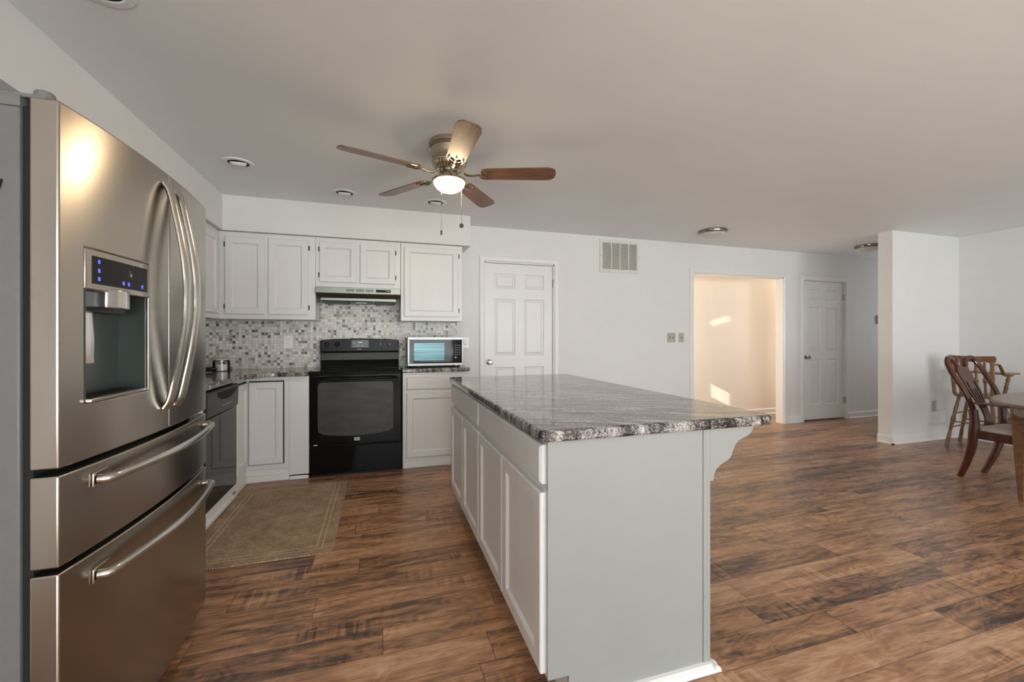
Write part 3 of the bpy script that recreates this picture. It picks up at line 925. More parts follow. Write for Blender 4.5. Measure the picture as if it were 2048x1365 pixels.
# bowed lower edge
win = [(x, z - (0.030 * (1 - ((x - (WX0 + WX1) / 2) / 0.3135) ** 2) if z < 0.5 else 0)) for x, z in win]
lowpts = []
bm = NB()
out = []
k = 14
zb = lambda x: 0.372 - 0.030 * (1 - ((x + 0.2065) / 0.3135) ** 2)
out += [(WX0, 0.41)]
out += [(WX0 + 0.004, 0.385)]
for i in range(1, k): out.append((WX0 + (WX1 - WX0) * i / k, zb(WX0 + (WX1 - WX0) * i / k)))
out += [(WX1 - 0.004, 0.385), (WX1, 0.41), (WX1, 0.79), (WX1 - 0.008, 0.808), (WX1 - 0.028, 0.815), (WX0 + 0.028, 0.815), (WX0 + 0.008, 0.808), (WX0, 0.79)]
prism(bm, out, SYF - 0.0025, SYF + 0.001, 'Y'); obj('window_surround', bm, graymetal_m, od, bevel=0.001, seg=1)
inn = [((x + 0.2065) * 0.955 - 0.2065, 0.60 + (z - 0.60) * 0.945 + (0.016 if z < 0.5 else 0)) for x, z in out]
bm = NB(); prism(bm, inn, SYF - 0.0035, SYF - 0.0026, 'Y'); obj('window_glass', bm, ovenglass_m, od)
# handle across the top of the door
bm = NB()
tube(bm, [(SX0 + 0.045, SYF - 0.002, 0.848), (SX0 + 0.065, SYF - 0.035, 0.850), (SX0 + 0.12, SYF - 0.046, 0.851), (-0.2035, SYF - 0.050, 0.851), (SX1 - 0.12, SYF - 0.046, 0.851), (SX1 - 0.065, SYF - 0.035, 0.850), (SX1 - 0.045, SYF - 0.002, 0.848)], 0.011, 10, smooth_pts=5)
obj('handle', bm, black_m, od, smooth=True)
bm = NB(); prism(bm, roundpoly([(-0.226, 0.297), (-0.178, 0.297), (-0.178, 0.324), (-0.226, 0.324)], 0.006), SYF - 0.003, SYF + 0.001, 'Y'); bd = obj('badge', bm, greyprint_m, od)
bm = NB()
for i in range(5): box(bm, -0.220 + i * 0.0078, -0.2155 + i * 0.0078, SYF - 0.0036, SYF - 0.003, 0.307, 0.315)
obj('badge_lettering', bm, satinblack_m, bd)
bm = NB(); box(bm, SX0, SX1, SYF - 0.004, SYF + 0.036, 0.022, 0.256); dr = obj('storage_drawer', bm, black_m, t, bevel=0.006)
bm = NB(); box(bm, SX0 + 0.032, SX0 + 0.062, SYF - 0.002, SYF + 0.001, 0.272, 0.281); obj('label_sticker', bm, greyprint_m, od)
bm = NB(); box(bm, SX0 + 0.02, SX1 - 0.02, SYF + 0.03, SYB, 0.0, 0.022); obj('base_foot', bm, satinblack_m, t)
# backguard
bm = NB(); prism(bm, [(4.375, 0.9158), (4.368, 0.985), (4.360, 0.995), (4.360, 1.062), (4.369, 1.070), (SYB, 1.070), (SYB, 0.9158)], SX0 + 0.035, SX1 - 0.008, 'X'); obj('backguard', bm, satinblack_m, t, bevel=0.002)
bm = NB(); box(bm, SX0 + 0.040, SX1 - 0.013, 4.3575, 4.3605, 0.990, 1.056); obj('vent_band', bm, graymetal_m, t, bevel=0.001, seg=1)
bm = NB()
a0, a1 = SX0 + 0.033, SX1 - 0.006
top = [(a0, 1.071), (a0, 1.165), (a0 + 0.008, 1.182)]
for i in range(1, 12):
    u = i / 12; top.append((a0 + 0.02 + (a1 - a0 - 0.04) * u, 1.187 + 0.010 * math.sin(PI * u)))
top += [(a1 - 0.008, 1.182), (a1, 1.165), (a1, 1.071)]
prism(bm, top, 4.345, SYB - 0.005, 'Y'); cp = obj('control_panel', bm, satinblack_m, t, bevel=0.005)
bm = NB(); box(bm, -0.275, -0.115, 4.3425, 4.3452, 1.118, 1.183); obj('display_panel', bm, blackglass_m, cp)
bm = NB(); box(bm, -0.278, -0.113, 4.3425, 4.3452, 1.113, 1.1165)
for i in range(5): box(bm, -0.228 + i * 0.013, -0.221 + i * 0.013, 4.3418, 4.3424, 1.128, 1.132)
for i in range(2):
    for j in range(2): box(bm, -0.268 + i * 0.018, -0.258 + i * 0.018, 4.3418, 4.3424, 1.148 + j * 0.019, 1.153 + j * 0.019)
box(bm, -0.218, -0.186, 4.342, 4.3451, 1.091, 1.096)
obj('panel_print', bm, greyprint_m, cp)


def seg_digit(bm, x, z, h, ch, y, th=0.0022):
    w_ = h * 0.55
    segs = {'a': (0, w_, h - th, h), 'g': (0, w_, h / 2 - th / 2, h / 2 + th / 2), 'd': (0, w_, 0, th), 'f': (0, th, h / 2, h), 'b': (w_ - th, w_, h / 2, h), 'e': (0, th, 0, h / 2), 'c': (w_ - th, w_, 0, h / 2)}
    tbl = {'0': 'abcdef', '1': 'bc', '2': 'abged', '3': 'abgcd', '4': 'fgbc', '5': 'afgcd', '6': 'afgedc', '7': 'abc', '8': 'abcdefg', '9': 'abfgcd'}
    for s in tbl[ch]:
        q = segs[s]; box(bm, x + q[0], x + q[1], y - 0.0006, y, z + q[2], z + q[3])


bm = NB()
for i, ch in enumerate('607'): seg_digit(bm, -0.207 + i * 0.012 + (0.003 if i else 0), 1.153, 0.013, ch, 4.3422)
obj('clock_digits', bm, lcd_m, cp)
for kx in (-0.489, -0.400, -0.003, 0.084):
    M = frame((kx, 4.345, 1.143), '-y')
    bm = NB(); lathe(bm, [(0.0, 0), (0.026, 0), (0.024, 0.014), (0.020, 0.018), (0.0, 0.018)], M=M, n=24); box(bm, -0.005, 0.005, -0.024, 0.024, 0.012, 0.028, M)
    kb = obj('knob', bm, black_m, cp, smooth=True)
    bm = NB()
    for q in range(11):
        a = PI * (-0.25 + 1.5 * q / 10); cx_, cz_ = 0.033 * math.cos(a), 0.033 * math.sin(a)
        box(bm, cx_ - 0.0022, cx_ + 0.0022, cz_ - 0.0012, cz_ + 0.0012, 0.0, 0.0008, M)
    obj('dial_marks', bm, greyprint_m, kb)

# ------------------------------------------------------------------ range hood
t = thing('range_hood', 'stainless under-cabinet range hood above the black stove', 'range hood', (-0.19, 4.3, 1.55))
hx0, hx1 = -0.562, 0.178
bm = NB(); box(bm, hx0, hx1, 4.115, YB - 0.009, 1.612, 1.6665)
# tapered visor below the band
A = [(hx0, 4.115), (hx1, 4.115), (hx1, YB - 0.01), (hx0, YB - 0.01)]
B = [(hx0 + 0.038, 4.150), (hx1 - 0.038, 4.150), (hx1 - 0.038, YB - 0.01), (hx0 + 0.038, YB - 0.01)]
va = [bm.verts.new((*p, 1.612)) for p in A]; vb = [bm.verts.new((*p, 1.570)) for p in B]; vc = [bm.verts.new((*p, 1.546)) for p in B]
ring_faces(bm, va, vb); ring_faces(bm, vb, vc); bm.faces.new(vc); bm.faces.new(va)
hd = obj('hood_shell', bm, hood_m, t, bevel=0.0025, seg=2)
for a, b_ in ((hx0 + 0.045, -0.295), (-0.060, hx1 - 0.045)):
    bm = NB(); box(bm, a, b_, 4.165, 4.44, 1.532, 1.5455)
    obj('grease_filter', bm, graymetal_m, t, bevel=0.003)
bm = NB(); box(bm, -0.280, -0.075, 4.165, 4.44, 1.536, 1.5455); obj('lamp_housing', bm, satinblack_m, t)
bm = NB(); box(bm, -0.225, -0.125, 4.170, 4.25, 1.530, 1.5358); obj('lamp_lens', bm, frost_m, t)
bm = NB()
for k in range(3):
    for q in range(8): box(bm, -0.305 + k * 0.085, -0.235 + k * 0.085, 4.1138, 4.1152, 1.630 + q * 0.003, 1.6315 + q * 0.003)
obj('vent_louvres', bm, graymetal_m, t)
bm = NB(); box(bm, -0.045, 0.088, 4.1125, 4.1152, 1.628, 1.654); sw = obj('switch_panel', bm, satinblack_m, t)
bm = NB(); box(bm, 0.045, 0.080, 4.112, 4.1126, 1.640, 1.645); obj('lettering', bm, greyprint_m, sw)

# ------------------------------------------------------------------ microwave
t = thing('microwave', 'stainless countertop microwave with black glass door beside the stove', 'microwave', (0.505, 4.25, 0.920))
mx0, mx1, my0 = 0.240, 0.772, 4.075
bm = NB(); box(bm, mx0 + 0.004, mx1 - 0.004, my0 + 0.018, my0 + 0.36, 0.935, 1.208); obj('microwave_case', bm, satinblack_m, t, bevel=0.004)
bm = NB()
for a, b_, c, d in ((mx0, mx1, 1.185, 1.212), (mx0, mx1, 0.936, 0.960), (mx0, mx0 + 0.019, 0.960, 1.185), (mx1 - 0.014, mx1, 0.960, 1.185)):
    box(bm, a, b_, my0, my0 + 0.018, c, d)
obj('front_trim', bm, mtrim_m, t, bevel=0.002)
bm = NB(); box(bm, mx0 + 0.019, 0.676, my0 + 0.003, my0 + 0.018, 0.960, 1.185); dr = obj('door', bm, blackglass_m, t)
bm = NB(); box(bm, 0.300, 0.588, my0 + 0.001, my0 + 0.0032, 0.987, 1.155); obj('door_window', bm, teal_reflection_m, dr)
bm = NB(); box(bm, 0.6790, mx1 - 0.014, my0 + 0.003, my0 + 0.018, 0.960, 1.185); cp = obj('control_panel', bm, black_m, t)
bm = NB()
for i in range(3):
    for j in range(5): box(bm, 0.694 + i * 0.020, 0.703 + i * 0.020, my0 + 0.0022, my0 + 0.0031, 1.040 + j * 0.022, 1.045 + j * 0.022)
obj('keypad', bm, greyprint_m, cp)
bm = NB(); box(bm, 0.690, 0.707, my0 + 0.0022, my0 + 0.0031, 1.008, 1.018); obj('start_button', bm, greyprint_m, cp)
bm = NB(); box(bm, 0.6765, 0.6785, my0 - 0.0005, my0 + 0.017, 0.936, 1.212); obj('door_gap', bm, dark_m, t)
for fx_ in (mx0 + 0.04, mx1 - 0.04):
    for fy in (my0 + 0.05, my0 + 0.32):
        bm = NB(); lathe(bm, [(0.012, 0.9202), (0.012, 0.9352)], (fx_, fy, 0), 12); obj('foot', bm, satinblack_m, t)

# ------------------------------------------------------------------ glass jar, cord
jc = (-1.335, 4.27)
t = thing('glass_jar', 'round glass jar of white sugar with clamp lid in the counter corner', 'jar', (*jc, 0.915))
bm = NB(); lathe(bm, [(0.0, 0.0005), (0.062, 0.0005), (0.066, 0.006), (0.066, 0.082), (0.060, 0.090), (0.060, 0.096), (0.057, 0.096), (0.057, 0.089), (0.0630, 0.081), (0.0630, 0.006), (0.0, 0.004)], (*jc, 0.915), 36); obj('jar_body', bm, glass_m, t, smooth=True)
bm = NB(); lathe(bm, [(0.0, 0.0045), (0.0620, 0.0065), (0.0620, 0.060), (0.0, 0.062)], (*jc, 0.915), 36); obj('sugar', bm, sugar_m, t, smooth=True)
bm = NB(); lathe(bm, [(0.0, 0.0965), (0.061, 0.0965), (0.063, 0.102), (0.058, 0.109), (0.03, 0.113), (0.0, 0.113)], (*jc, 0.915), 36); obj('lid', bm, frost_m, t, smooth=True)
bm = NB(); tube(bm, [(jc[0] + 0.0625 * math.cos(a), jc[1] + 0.0625 * math.sin(a), 1.003) for a in [2 * PI * i / 24 for i in range(25)]], 0.0018, 6)
tube(bm, [(jc[0] - 0.02, jc[1] - 0.062, 1.003), (jc[0] - 0.012, jc[1] - 0.072, 0.985), (jc[0] + 0.012, jc[1] - 0.072, 0.985), (jc[0] + 0.02, jc[1] - 0.062, 1.003)], 0.0018, 6); obj('wire_clamp', bm, knob_m, t)
bm = NB()
pts = []
for i in range(40):
    a = i * 0.62; rr = 0.030 + 0.008 * math.sin(i * 1.7)
    pts.append((-1.36 + rr * math.cos(a) * 1.3, 4.10 + rr * math.sin(a), 0.922 + 0.0009 * i))
pts += [(-1.42, 4.16, 0.935), (-1.50, 4.22, 0.955), (-1.60, 4.24, 1.02), (-1.615, 4.24, 1.10)]
tube(bm, pts, 0.0045, 7, smooth_pts=2); cd = obj('power_cord', bm, satinblack_m, None, smooth=True, origin=(-1.36, 4.10, 0.915)); tag(cd, 'bunched black power cord on the counter beside the jar', 'cord')


# ------------------------------------------------------------------ plates on walls
def plate(name, label, cat, origin, facing, W, Hh, mat, kind, group=None):
    M = frame(origin, facing)
    t = thing(name, label, cat, origin, group=group)
    bm = NB(); prism(bm, roundpoly([(-W / 2, -Hh / 2), (W / 2, -Hh / 2), (W / 2, Hh / 2), (-W / 2, Hh / 2)], 0.004, 3), 0, 0.005, 'Z', M)
    p = obj('cover_plate', bm, mat, t, bevel=0.0015, seg=1)
    if kind == 'outlet':
        for dz in (-0.0205, 0.0205):
            bm = NB(); prism(bm, roundpoly([(-0.017, dz - 0.014), (0.017, dz - 0.014), (0.017, dz + 0.014), (-0.017, dz + 0.014)], 0.010, 4), 0.005, 0.0068, 'Z', M); s = obj('socket', bm, mat, t)
            bm = NB(); box(bm, -0.0075, -0.0050, dz - 0.002, dz + 0.008, 0.0066, 0.0072, M); box(bm, 0.0050, 0.0075, dz - 0.002, dz + 0.007, 0.0066, 0.0072, M); box(bm, -0.002, 0.002, dz - 0.010, dz - 0.006, 0.0066, 0.0072, M)
            obj('slots', bm, dark_m, s)
    elif kind == 'dial':
        bm = NB(); lathe(bm, [(0, 0.005), (0.026, 0.005), (0.024, 0.018), (0.012, 0.022), (0.0, 0.022)], M=M, n=24); obj('dial', bm, mat, t, smooth=True)
    else:
        for i in range(kind):
            cx = (i - (kind - 1) / 2) * 0.046
            bm = NB(); box(bm, cx - 0.006, cx + 0.006, -0.013, 0.013, 0.005, 0.0062, M); s = obj('switch_slot', bm, dark_m, t)
            bm = NB(); box(bm, cx - 0.004, cx + 0.004, -0.002, 0.010, 0.0062, 0.016, M); obj('toggle', bm, mat, t)
    return t


plate('wall_outlet', 'white double outlet on the mosaic backsplash', 'outlet', (-0.845, YB - 0.008, 1.168), '-y', 0.080, 0.122, white_m, 'outlet')
plate('dial_switch', 'white plate with round dial on the wall behind the microwave', 'switch', (0.872, YB, 1.152), '-y', 0.075, 0.118, white_m, 'dial')
plate('light_switch', 'beige two-toggle light switch near the cased opening', 'switch', (3.513, YB, 1.206), '-y', 0.122, 0.120, ivory_m, 2)
plate('light_switch', 'beige single-toggle light switch closest to the cased opening', 'switch', (3.664, YB, 1.206), '-y', 0.080, 0.120, ivory_m, 1)
plate('wall_outlet', 'beige outlet low on the stub wall by the high chair', 'outlet', (6.231, 3.24, 0.400), '-y', 0.078, 0.125, ivory_m, 'outlet')
t = thing('thermostat', 'small grey thermostat in the dark hall, half hidden by the stub wall', 'thermostat', (7.30, YB, 1.48))
bm = NB(); box(bm, 7.245, 7.355, YB - 0.022, YB, 1.415, 1.545); obj('housing', bm, ivory_m, t, bevel=0.004)
bm = NB(); box(bm, 7.27, 7.33, YB - 0.0235, YB - 0.0215, 1.49, 1.525); obj('display_window', bm, satinblack_m, t)

# ------------------------------------------------------------------ return air grille
t = thing('air_vent', 'white louvred return air vent high on the wall', 'vent', (2.766, YB, 2.187))
vx0, vx1, vz0, vz1 = 2.492, 3.040, 1.990, 2.385
bm = NB(); f = 0.038
box(bm, vx0, vx0 + f, YB - 0.010, YB, vz0, vz1); box(bm, vx1 - f, vx1, YB - 0.010, YB, vz0, vz1)
box(bm, vx0 + f, vx1 - f, YB - 0.010, YB, vz0, vz0 + f); box(bm, vx0 + f, vx1 - f, YB - 0.010, YB, vz1 - f, vz1)
fr = obj('vent_frame', bm, grille_m, t)
bm = NB(); box(bm, vx0 + f, vx1 - f, YB - 0.002, YB - 0.0005, vz0 + f, vz1 - f); obj('duct_shadow_panel', bm, dark_m, t)
bm = NB(); n = 26
for i in range(n):
    z = vz0 + f + (vz1 - vz0 - 2 * f) * (i + 0.5) / n
    prism(bm, [(YB - 0.009, z - 0.0045), (YB - 0.0085, z - 0.0055), (YB - 0.003, z + 0.0025), (YB - 0.0035, z + 0.0035)], vx0 + f, vx1 - f, 'X')
obj('louvres', bm, grille_m, t)
bm = NB()
for i in (1, 2, 3):
    x = vx0 + f + (vx1 - vx0 - 2 * f) * i / 4; box(bm, x - 0.0055, x + 0.0055, YB - 0.012, YB - 0.001, vz0 + f, vz1 - f)
obj('upright_bars', bm, grille_m, t)
for x, z in ((2.62, vz0 + 0.015), (2.91, vz0 + 0.015), (2.62, vz1 - 0.015), (2.91, vz1 - 0.015), (vx0 + 0.014, 2.19), (vx1 - 0.014, 2.19)):
    bm = NB(); lathe(bm, [(0, 0.009), (0.005, 0.009), (0.004, 0.0125), (0, 0.013)], M=frame((x, YB, z), '-y'), n=10); obj('screw', bm, bronze_m, fr)

# ------------------------------------------------------------------ ceiling fixtures


def copy_tree(o, parent=None):
    c = o.copy(); COL.objects.link(c)
    if parent is not None: c.parent = parent
    for ch in list(o.children): copy_tree(ch, c)
    return c


def can_light(loc, label):
    t = thing('recessed_light', label, 'light', (*loc, H), group='recessed ceiling lights over the kitchen')
    c = (*loc, H)
    bm = NB(); lathe(bm, [(0.068, 0.0), (0.098, 0.0), (0.096, -0.005), (0.070, -0.007), (0.066, -0.003)], c, 40, closed=True); obj('trim_ring', bm, ceil_m, t, smooth=True)
    bm = NB(); lathe(bm, [(0.0, -0.0006), (0.067, -0.0006), (0.067, -0.0012), (0.0, -0.0012)], c, 40); obj('opening_shade', bm, dark_m, t)  # flat black disc standing for the shade inside the recess
    bm = NB()
    M = Matrix.Translation(Vector(c) + Vector((0, -0.012, 0.022))) @ Matrix.Rotation(math.radians(16), 4, 'X')
    lathe(bm, [(0.052, -0.022), (0.050, -0.034), (0.040, -0.044), (0.024, -0.048), (0.0, -0.045)], n=32, M=M); e = obj('swivel_eyeball', bm, trim_m, t, smooth=True)
    bm = NB(); box(bm, loc[0] - 0.001, loc[0] + 0.001, loc[1] - 0.058, loc[1] - 0.050, H - 0.016, H - 0.008); obj('slot', bm, dark_m, e)
    return t


c0 = can_light((-0.943, 3.341), 'recessed ceiling light nearest the corner of the cabinets')
for loc, lab in (((-0.291, 3.769), 'recessed ceiling light above the middle of the counter wall'), ((0.467, 3.791), 'recessed ceiling light partly behind a fan blade, above the microwave'), ((-0.927, 1.80), 'recessed ceiling light over the fridge, cut by the top of the picture')):
    q = copy_tree(c0); q.location = (*loc, H); q['label'] = lab


def flush_light(loc, label, rr):
    t = thing('flush_ceiling_light', label, 'light', (*loc, H), group='flush ceiling lights along the hall side')
    c = (*loc, H)
    bm = NB(); lathe(bm, [(rr - 0.012, -0.0005), (rr + 0.004, -0.0005), (rr + 0.006, -0.010), (rr, -0.026), (rr - 0.018, -0.034), (rr - 0.022, -0.030)], c, 48, closed=True); obj('metal_ring', bm, ring_m, t, smooth=True)
    bm = NB(); prof = [((rr - 0.018) * math.cos(a), -0.032 - 0.048 * math.sin(a)) for a in [PI / 2 * i / 8 for i in range(9)]]
    prof[-1] = (0.0, -0.080); lathe(bm, [(0.0, -0.031)] + prof, c, 48); obj('glass_bowl', bm, frost_m, t, smooth=True)
    return t


f0 = flush_light((3.60, 3.87), 'unlit flush ceiling light in front of the cased opening', 0.148)
q = copy_tree(f0); q.location = (6.14, 3.87, H); q['label'] = 'unlit flush ceiling light in the hall, cut by the stub wall'

# ------------------------------------------------------------------ ceiling fan
FX, FY = 0.405, 2.600
BZ = 2.222
t = thing('ceiling_fan', 'five-blade ceiling fan with lit bowl lamp and brown wooden blades', 'ceiling fan', (FX, FY, H))
c = (FX, FY, 0)
bm = NB(); lathe(bm, [(0.0, 2.4195), (0.118, 2.4195), (0.122, 2.412), (0.120, 2.398), (0.126, 2.394), (0.126, 2.388), (0.118, 2.384), (0.124, 2.380), (0.124, 2.374), (0.116, 2.370), (0.110, 2.335), (0.102, 2.300), (0.108, 2.292), (0.106, 2.284), (0.0, 2.284)], c, 48); mh = obj('motor_housing', bm, nickel_m, t, smooth=True, angle=50)
bm = NB(); lathe(bm, [(0.0, 2.2838), (0.100, 2.2838), (0.092, 2.262), (0.070, 2.246), (0.0, 2.246)], c, 48); fw = obj('flywheel', bm, nickel_m, t, smooth=True, angle=50)
bm = NB()
for i in range(30):
    a = 2 * PI * i / 30; d = Vector((math.cos(a), math.sin(a), 0))
    p0 = Vector(c) + d * 0.101 + Vector((0, 0, 2.281)); p1 = Vector(c) + d * 0.074 + Vector((0, 0, 2.247))
    tube(bm, [p0, p1], 0.0045, 6)
obj('ribs', bm, nickel_m, fw)
bm = NB(); lathe(bm, [(0.0, 2.2458), (0.052, 2.2458), (0.048, 2.235), (0.056, 2.225), (0.058, 2.205), (0.050, 2.198), (0.085, 2.194), (0.106, 2.184), (0.108, 2.176), (0.098, 2.170), (0.0, 2.170)], c, 48); obj('light_fitter', bm, nickel_m, t, smooth=True, angle=50)
bm = NB(); prof = [(0.096 * math.cos(a), 2.1745 - 0.066 * math.sin(a)) for a in [PI / 2 * i / 10 for i in range(11)]]; prof[-1] = (0.0, 2.1085)
lathe(bm, [(0.0, 2.1760), (0.094, 2.1760)] + prof, c, 48); obj('lamp_bowl', bm, lamp_m, t, smooth=True, label='glowing frosted glass bowl')
for ang in (-162, -90, -18, 54, 126):
    Mb = Matrix.Translation((FX, FY, BZ)) @ Matrix.Rotation(math.radians(ang), 4, 'Z') @ Matrix.Rotation(math.radians(-12), 4, 'X')
    # blade outline
    outl = [(0.205, -0.048), (0.24, -0.056), (0.60, -0.066), (0.635, -0.058), (0.655, -0.038), (0.660, 0.0), (0.655, 0.038), (0.635, 0.058), (0.60, 0.066), (0.24, 0.056), (0.205, 0.048), (0.195, 0.0)]
    bm = NB(); prism(bm, outl, -0.003, 0.003, 'Z')
    bl = obj('blade', bm, blade_m, t, world=False, bevel=0.001, seg=1)
    bl.matrix_local = Matrix.Translation((FX, FY, H)).inverted() @ Mb
    # blade iron: scrolled bracket under the blade
    bm = NB()
    tube(bm, [(0.075, 0, 0.018), (0.11, 0, -0.006), (0.15, 0, -0.012), (0.19, 0, -0.006)], 0.007, 8, sx=1.4, smooth_pts=4)
    tube(bm, [(0.185, 0, -0.007), (0.195, 0.030, -0.006), (0.225, 0.044, -0.006), (0.262, 0.040, -0.006)], 0.005, 6, smooth_pts=4)
    tube(bm, [(0.185, 0, -0.007), (0.195, -0.030, -0.006), (0.225, -0.044, -0.006), (0.262, -0.040, -0.006)], 0.005, 6, smooth_pts=4)
    tube(bm, [(0.19, 0, -0.006), (0.225, 0.012, -0.006), (0.235, 0.030, -0.006)], 0.004, 6, smooth_pts=4)
    tube(bm, [(0.19, 0, -0.006), (0.225, -0.012, -0.006), (0.235, -0.030, -0.006)], 0.004, 6, smooth_pts=4)
    tube(bm, [(0.185, 0, -0.006), (0.270, 0, -0.006)], 0.005, 6)
    ir = obj('blade_bracket', bm, nickel_m, bl, world=False, smooth=True)
for (dx, dy, z1, ball) in ((-0.058, -0.066, 1.853, 'fob'), (0.066, -0.058, 1.905, 'disc')):
    bm = NB(); x, y = FX + dx, FY + dy
    n = 60
    z0 = 2.186
    tube(bm, [(x, y, z0), (x, y, z1)], 0.0016, 6)
    for i in range(0, n): lathe(bm, [(0, -0.0024), (0.0024, 0), (0, 0.0024)], (x, y, z0 + (z1 - z0) * i / n), 6)
    ch = obj('pull_chain', bm, knob_m, t)
    bm = NB()
    if ball == 'fob': lathe(bm, [(0, 0.004), (0.005, 0.0), (0.006, -0.014), (0.005, -0.026), (0, -0.028)], (x, y, z1), 14)
    else:
        M = Matrix.Translation((x, y, z1 - 0.012)) @ Matrix.Rotation(0.303 * -1, 4, 'Z') @ Matrix.Rotation(PI / 2, 4, 'X')
        lathe(bm, [(0, -0.003), (0.013, -0.003), (0.014, 0.0), (0.013, 0.003), (0, 0.003)], M=M, n=20)
    obj('pull_fob' if ball == 'fob' else 'pull_disc', bm, bronze_m, ch, smooth=True)

# ------------------------------------------------------------------ fridge
FY0, FY1 = 1.284, 2.172
FM = (FY0 + FY1) / 2


def fxc(y): return -0.738 + 0.030 * (1 - ((y - FM) / (FY1 - FM)) ** 2)


t = thing('refrigerator', 'stainless french-door refrigerator with ice dispenser and two bottom drawers', 'refrigerator', (-1.2, FM, 0))
bm = NB(); box(bm, XL + 0.03, -0.812, FY0 + 0.004, FY1 - 0.004, 0.03, 1.755); obj('fridge_body', bm, fridgeside_m, t, bevel=0.004)
bm = NB(); box(bm, -0.813, -0.793, FY0 + 0.014, FY1 - 0.014, 0.05, 1.76); obj('gasket', bm, dark_m, t)
bm = NB(); box(bm, XL + 0.05, -0.82, FY0 + 0.03, FY1 - 0.03, 0.0, 0.03); obj('base_grille', bm, satinblack_m, t)


def curved_panel(name, y0, y1, z0, z1, hole=None, n=14, parent=None):
    bm = NB(); XBk = -0.793
    Y = [y0 + (y1 - y0) * i / n for i in range(n + 1)]; Z = [z0, z1]
    if hole:
        for v in hole[:2]:
            Y = [q for q in Y if abs(q - v) > 0.012]; Y.append(v)
        Y.sort(); Z = sorted([z0, z1, hole[2], hole[3]])
    V = {(i, j): bm.verts.new((fxc(y), y, z)) for i, y in enumerate(Y) for j, z in enumerate(Z)}
    B = {(i, j): bm.verts.new((XBk, y, z)) for i, y in enumerate(Y) for j, z in enumerate(Z)}
    ny, nz = len(Y) - 1, len(Z) - 1
    def inh(i, j):
        return hole and Y[i] >= hole[0] - 1e-6 and Y[i + 1] <= hole[1] + 1e-6 and Z[j] >= hole[2] - 1e-6 and Z[j + 1] <= hole[3] + 1e-6
    for i in range(ny):
        for j in range(nz):
            if inh(i, j): continue
            bm.faces.new([V[i, j], V[i + 1, j], V[i + 1, j + 1], V[i, j + 1]])
            bm.faces.new([B[i, j], B[i, j + 1], B[i + 1, j + 1], B[i + 1, j]])
            for (a, b_, ni, nj) in (((i, j), (i + 1, j), i, j - 1), ((i, j + 1), (i + 1, j + 1), i, j + 1), ((i, j), (i, j + 1), i - 1, j), ((i + 1, j), (i + 1, j + 1), i + 1, j)):
                if ni < 0 or nj < 0 or ni >= ny or nj >= nz or inh(ni, nj):
                    bm.faces.new([V[a], V[b_], B[b_], B[a]])
    return obj(name, bm, steel_m, parent or t, bevel=0.0045, seg=3, smooth=True, angle=50)


SEAM = 1.762
HOLE = (1.360, 1.632, 1.040, 1.443)
ld = curved_panel('door', FY0, SEAM - 0.002, 0.893, 1.780, HOLE)
rd = curved_panel('door', SEAM + 0.002, FY1, 0.893, 1.780)
d1 = curved_panel('drawer', FY0, FY1, 0.655, 0.876)
d2_ = curved_panel('drawer', FY0, FY1, 0.058, 0.640)
# hinge covers
for yy in (FY0, FY1 - 0.085):
    bm = NB(); box(bm, -0.90, -0.766, yy + 0.008, yy + 0.062, 1.7805, 1.790); lathe(bm, [(0.0, 1.7805), (0.019, 1.7805), (0.019, 1.803), (0.015, 1.807), (0.0, 1.807)], (-0.782, yy + 0.032, 0), 24); box(bm, -0.90, -0.812, yy + 0.004, yy + 0.08, 1.7555, 1.782)
    obj('hinge_cover', bm, hinge_m, t, bevel=0.003)
# dispenser
dp = NB()
h0, h1, g0, g1 = HOLE
xf = fxc((h0 + h1) / 2)
zs = 1.335
M = None
# cavity walls
box(dp, -0.792, -0.789, h0, h1, g0, zs)
box(dp, -0.789, xf - 0.012, h0, h0 + 0.003, g0, zs); box(dp, -0.789, xf - 0.004, h1 - 0.003, h1, g0, zs)
cav = obj('dispenser_cavity', dp, paint('dispenser_cavity_grey', (0.055, 0.066, 0.060), 0.28, metal=0.3), ld)
bm = NB()
Yc = [h0 + (h1 - h0) * i / 6 for i in range(7)]
prism(bm, [(fxc(y) + 0.0015, y) for y in Yc] + [(-0.785, h1), (-0.785, h0)], zs, g1 - 0.0005, 'Z'); face = obj('dispenser_fascia', bm, steel_m, ld, bevel=0.003)
bm = NB()
ys = [1.383 + (1.612 - 1.383) * i / 5 for i in range(6)]
prism(bm, [(fxc(y) + 0.0035, y) for y in ys] + [(fxc(y) + 0.001, y) for y in reversed(ys)], 1.352, 1.425, 'Z'); scr = obj('display_screen', bm, satinblack_m, face)
bm = NB()
for yy, zz in ((1.402, 1.412), (1.402, 1.388), (1.402, 1.366), (1.497, 1.366), (1.520, 1.366), (1.585, 1.366)):
    x = fxc(yy) + 0.0036
    M = Matrix.Translation((x, yy, zz))
    box(bm, 0, 0.0006, -0.0045, 0.0045, -0.005, -0.0035, M); box(bm, 0, 0.0006, -0.0045, 0.0045, 0.0035, 0.005, M)
    box(bm, 0, 0.0006, -0.0045, -0.003, -0.005, 0.005, M); box(bm, 0, 0.0006, 0.003, 0.0045, -0.005, 0.005, M); box(bm, 0, 0.0006, -0.001, 0.001, -0.003, 0.003, M)
obj('blue_icons', bm, blue_m, scr)
bm = NB()
for yy in (1.528, 1.534): box(bm, fxc(yy) + 0.0034, fxc(yy) + 0.0041, yy - 0.0008, yy + 0.0008, 1.389, 1.398)
box(bm, fxc(1.52) + 0.0034, fxc(1.52) + 0.0041, 1.523, 1.539, 1.403, 1.4045)
obj('display_digits', bm, greyprint_m, scr)
bm = NB(); cyy = 1.49
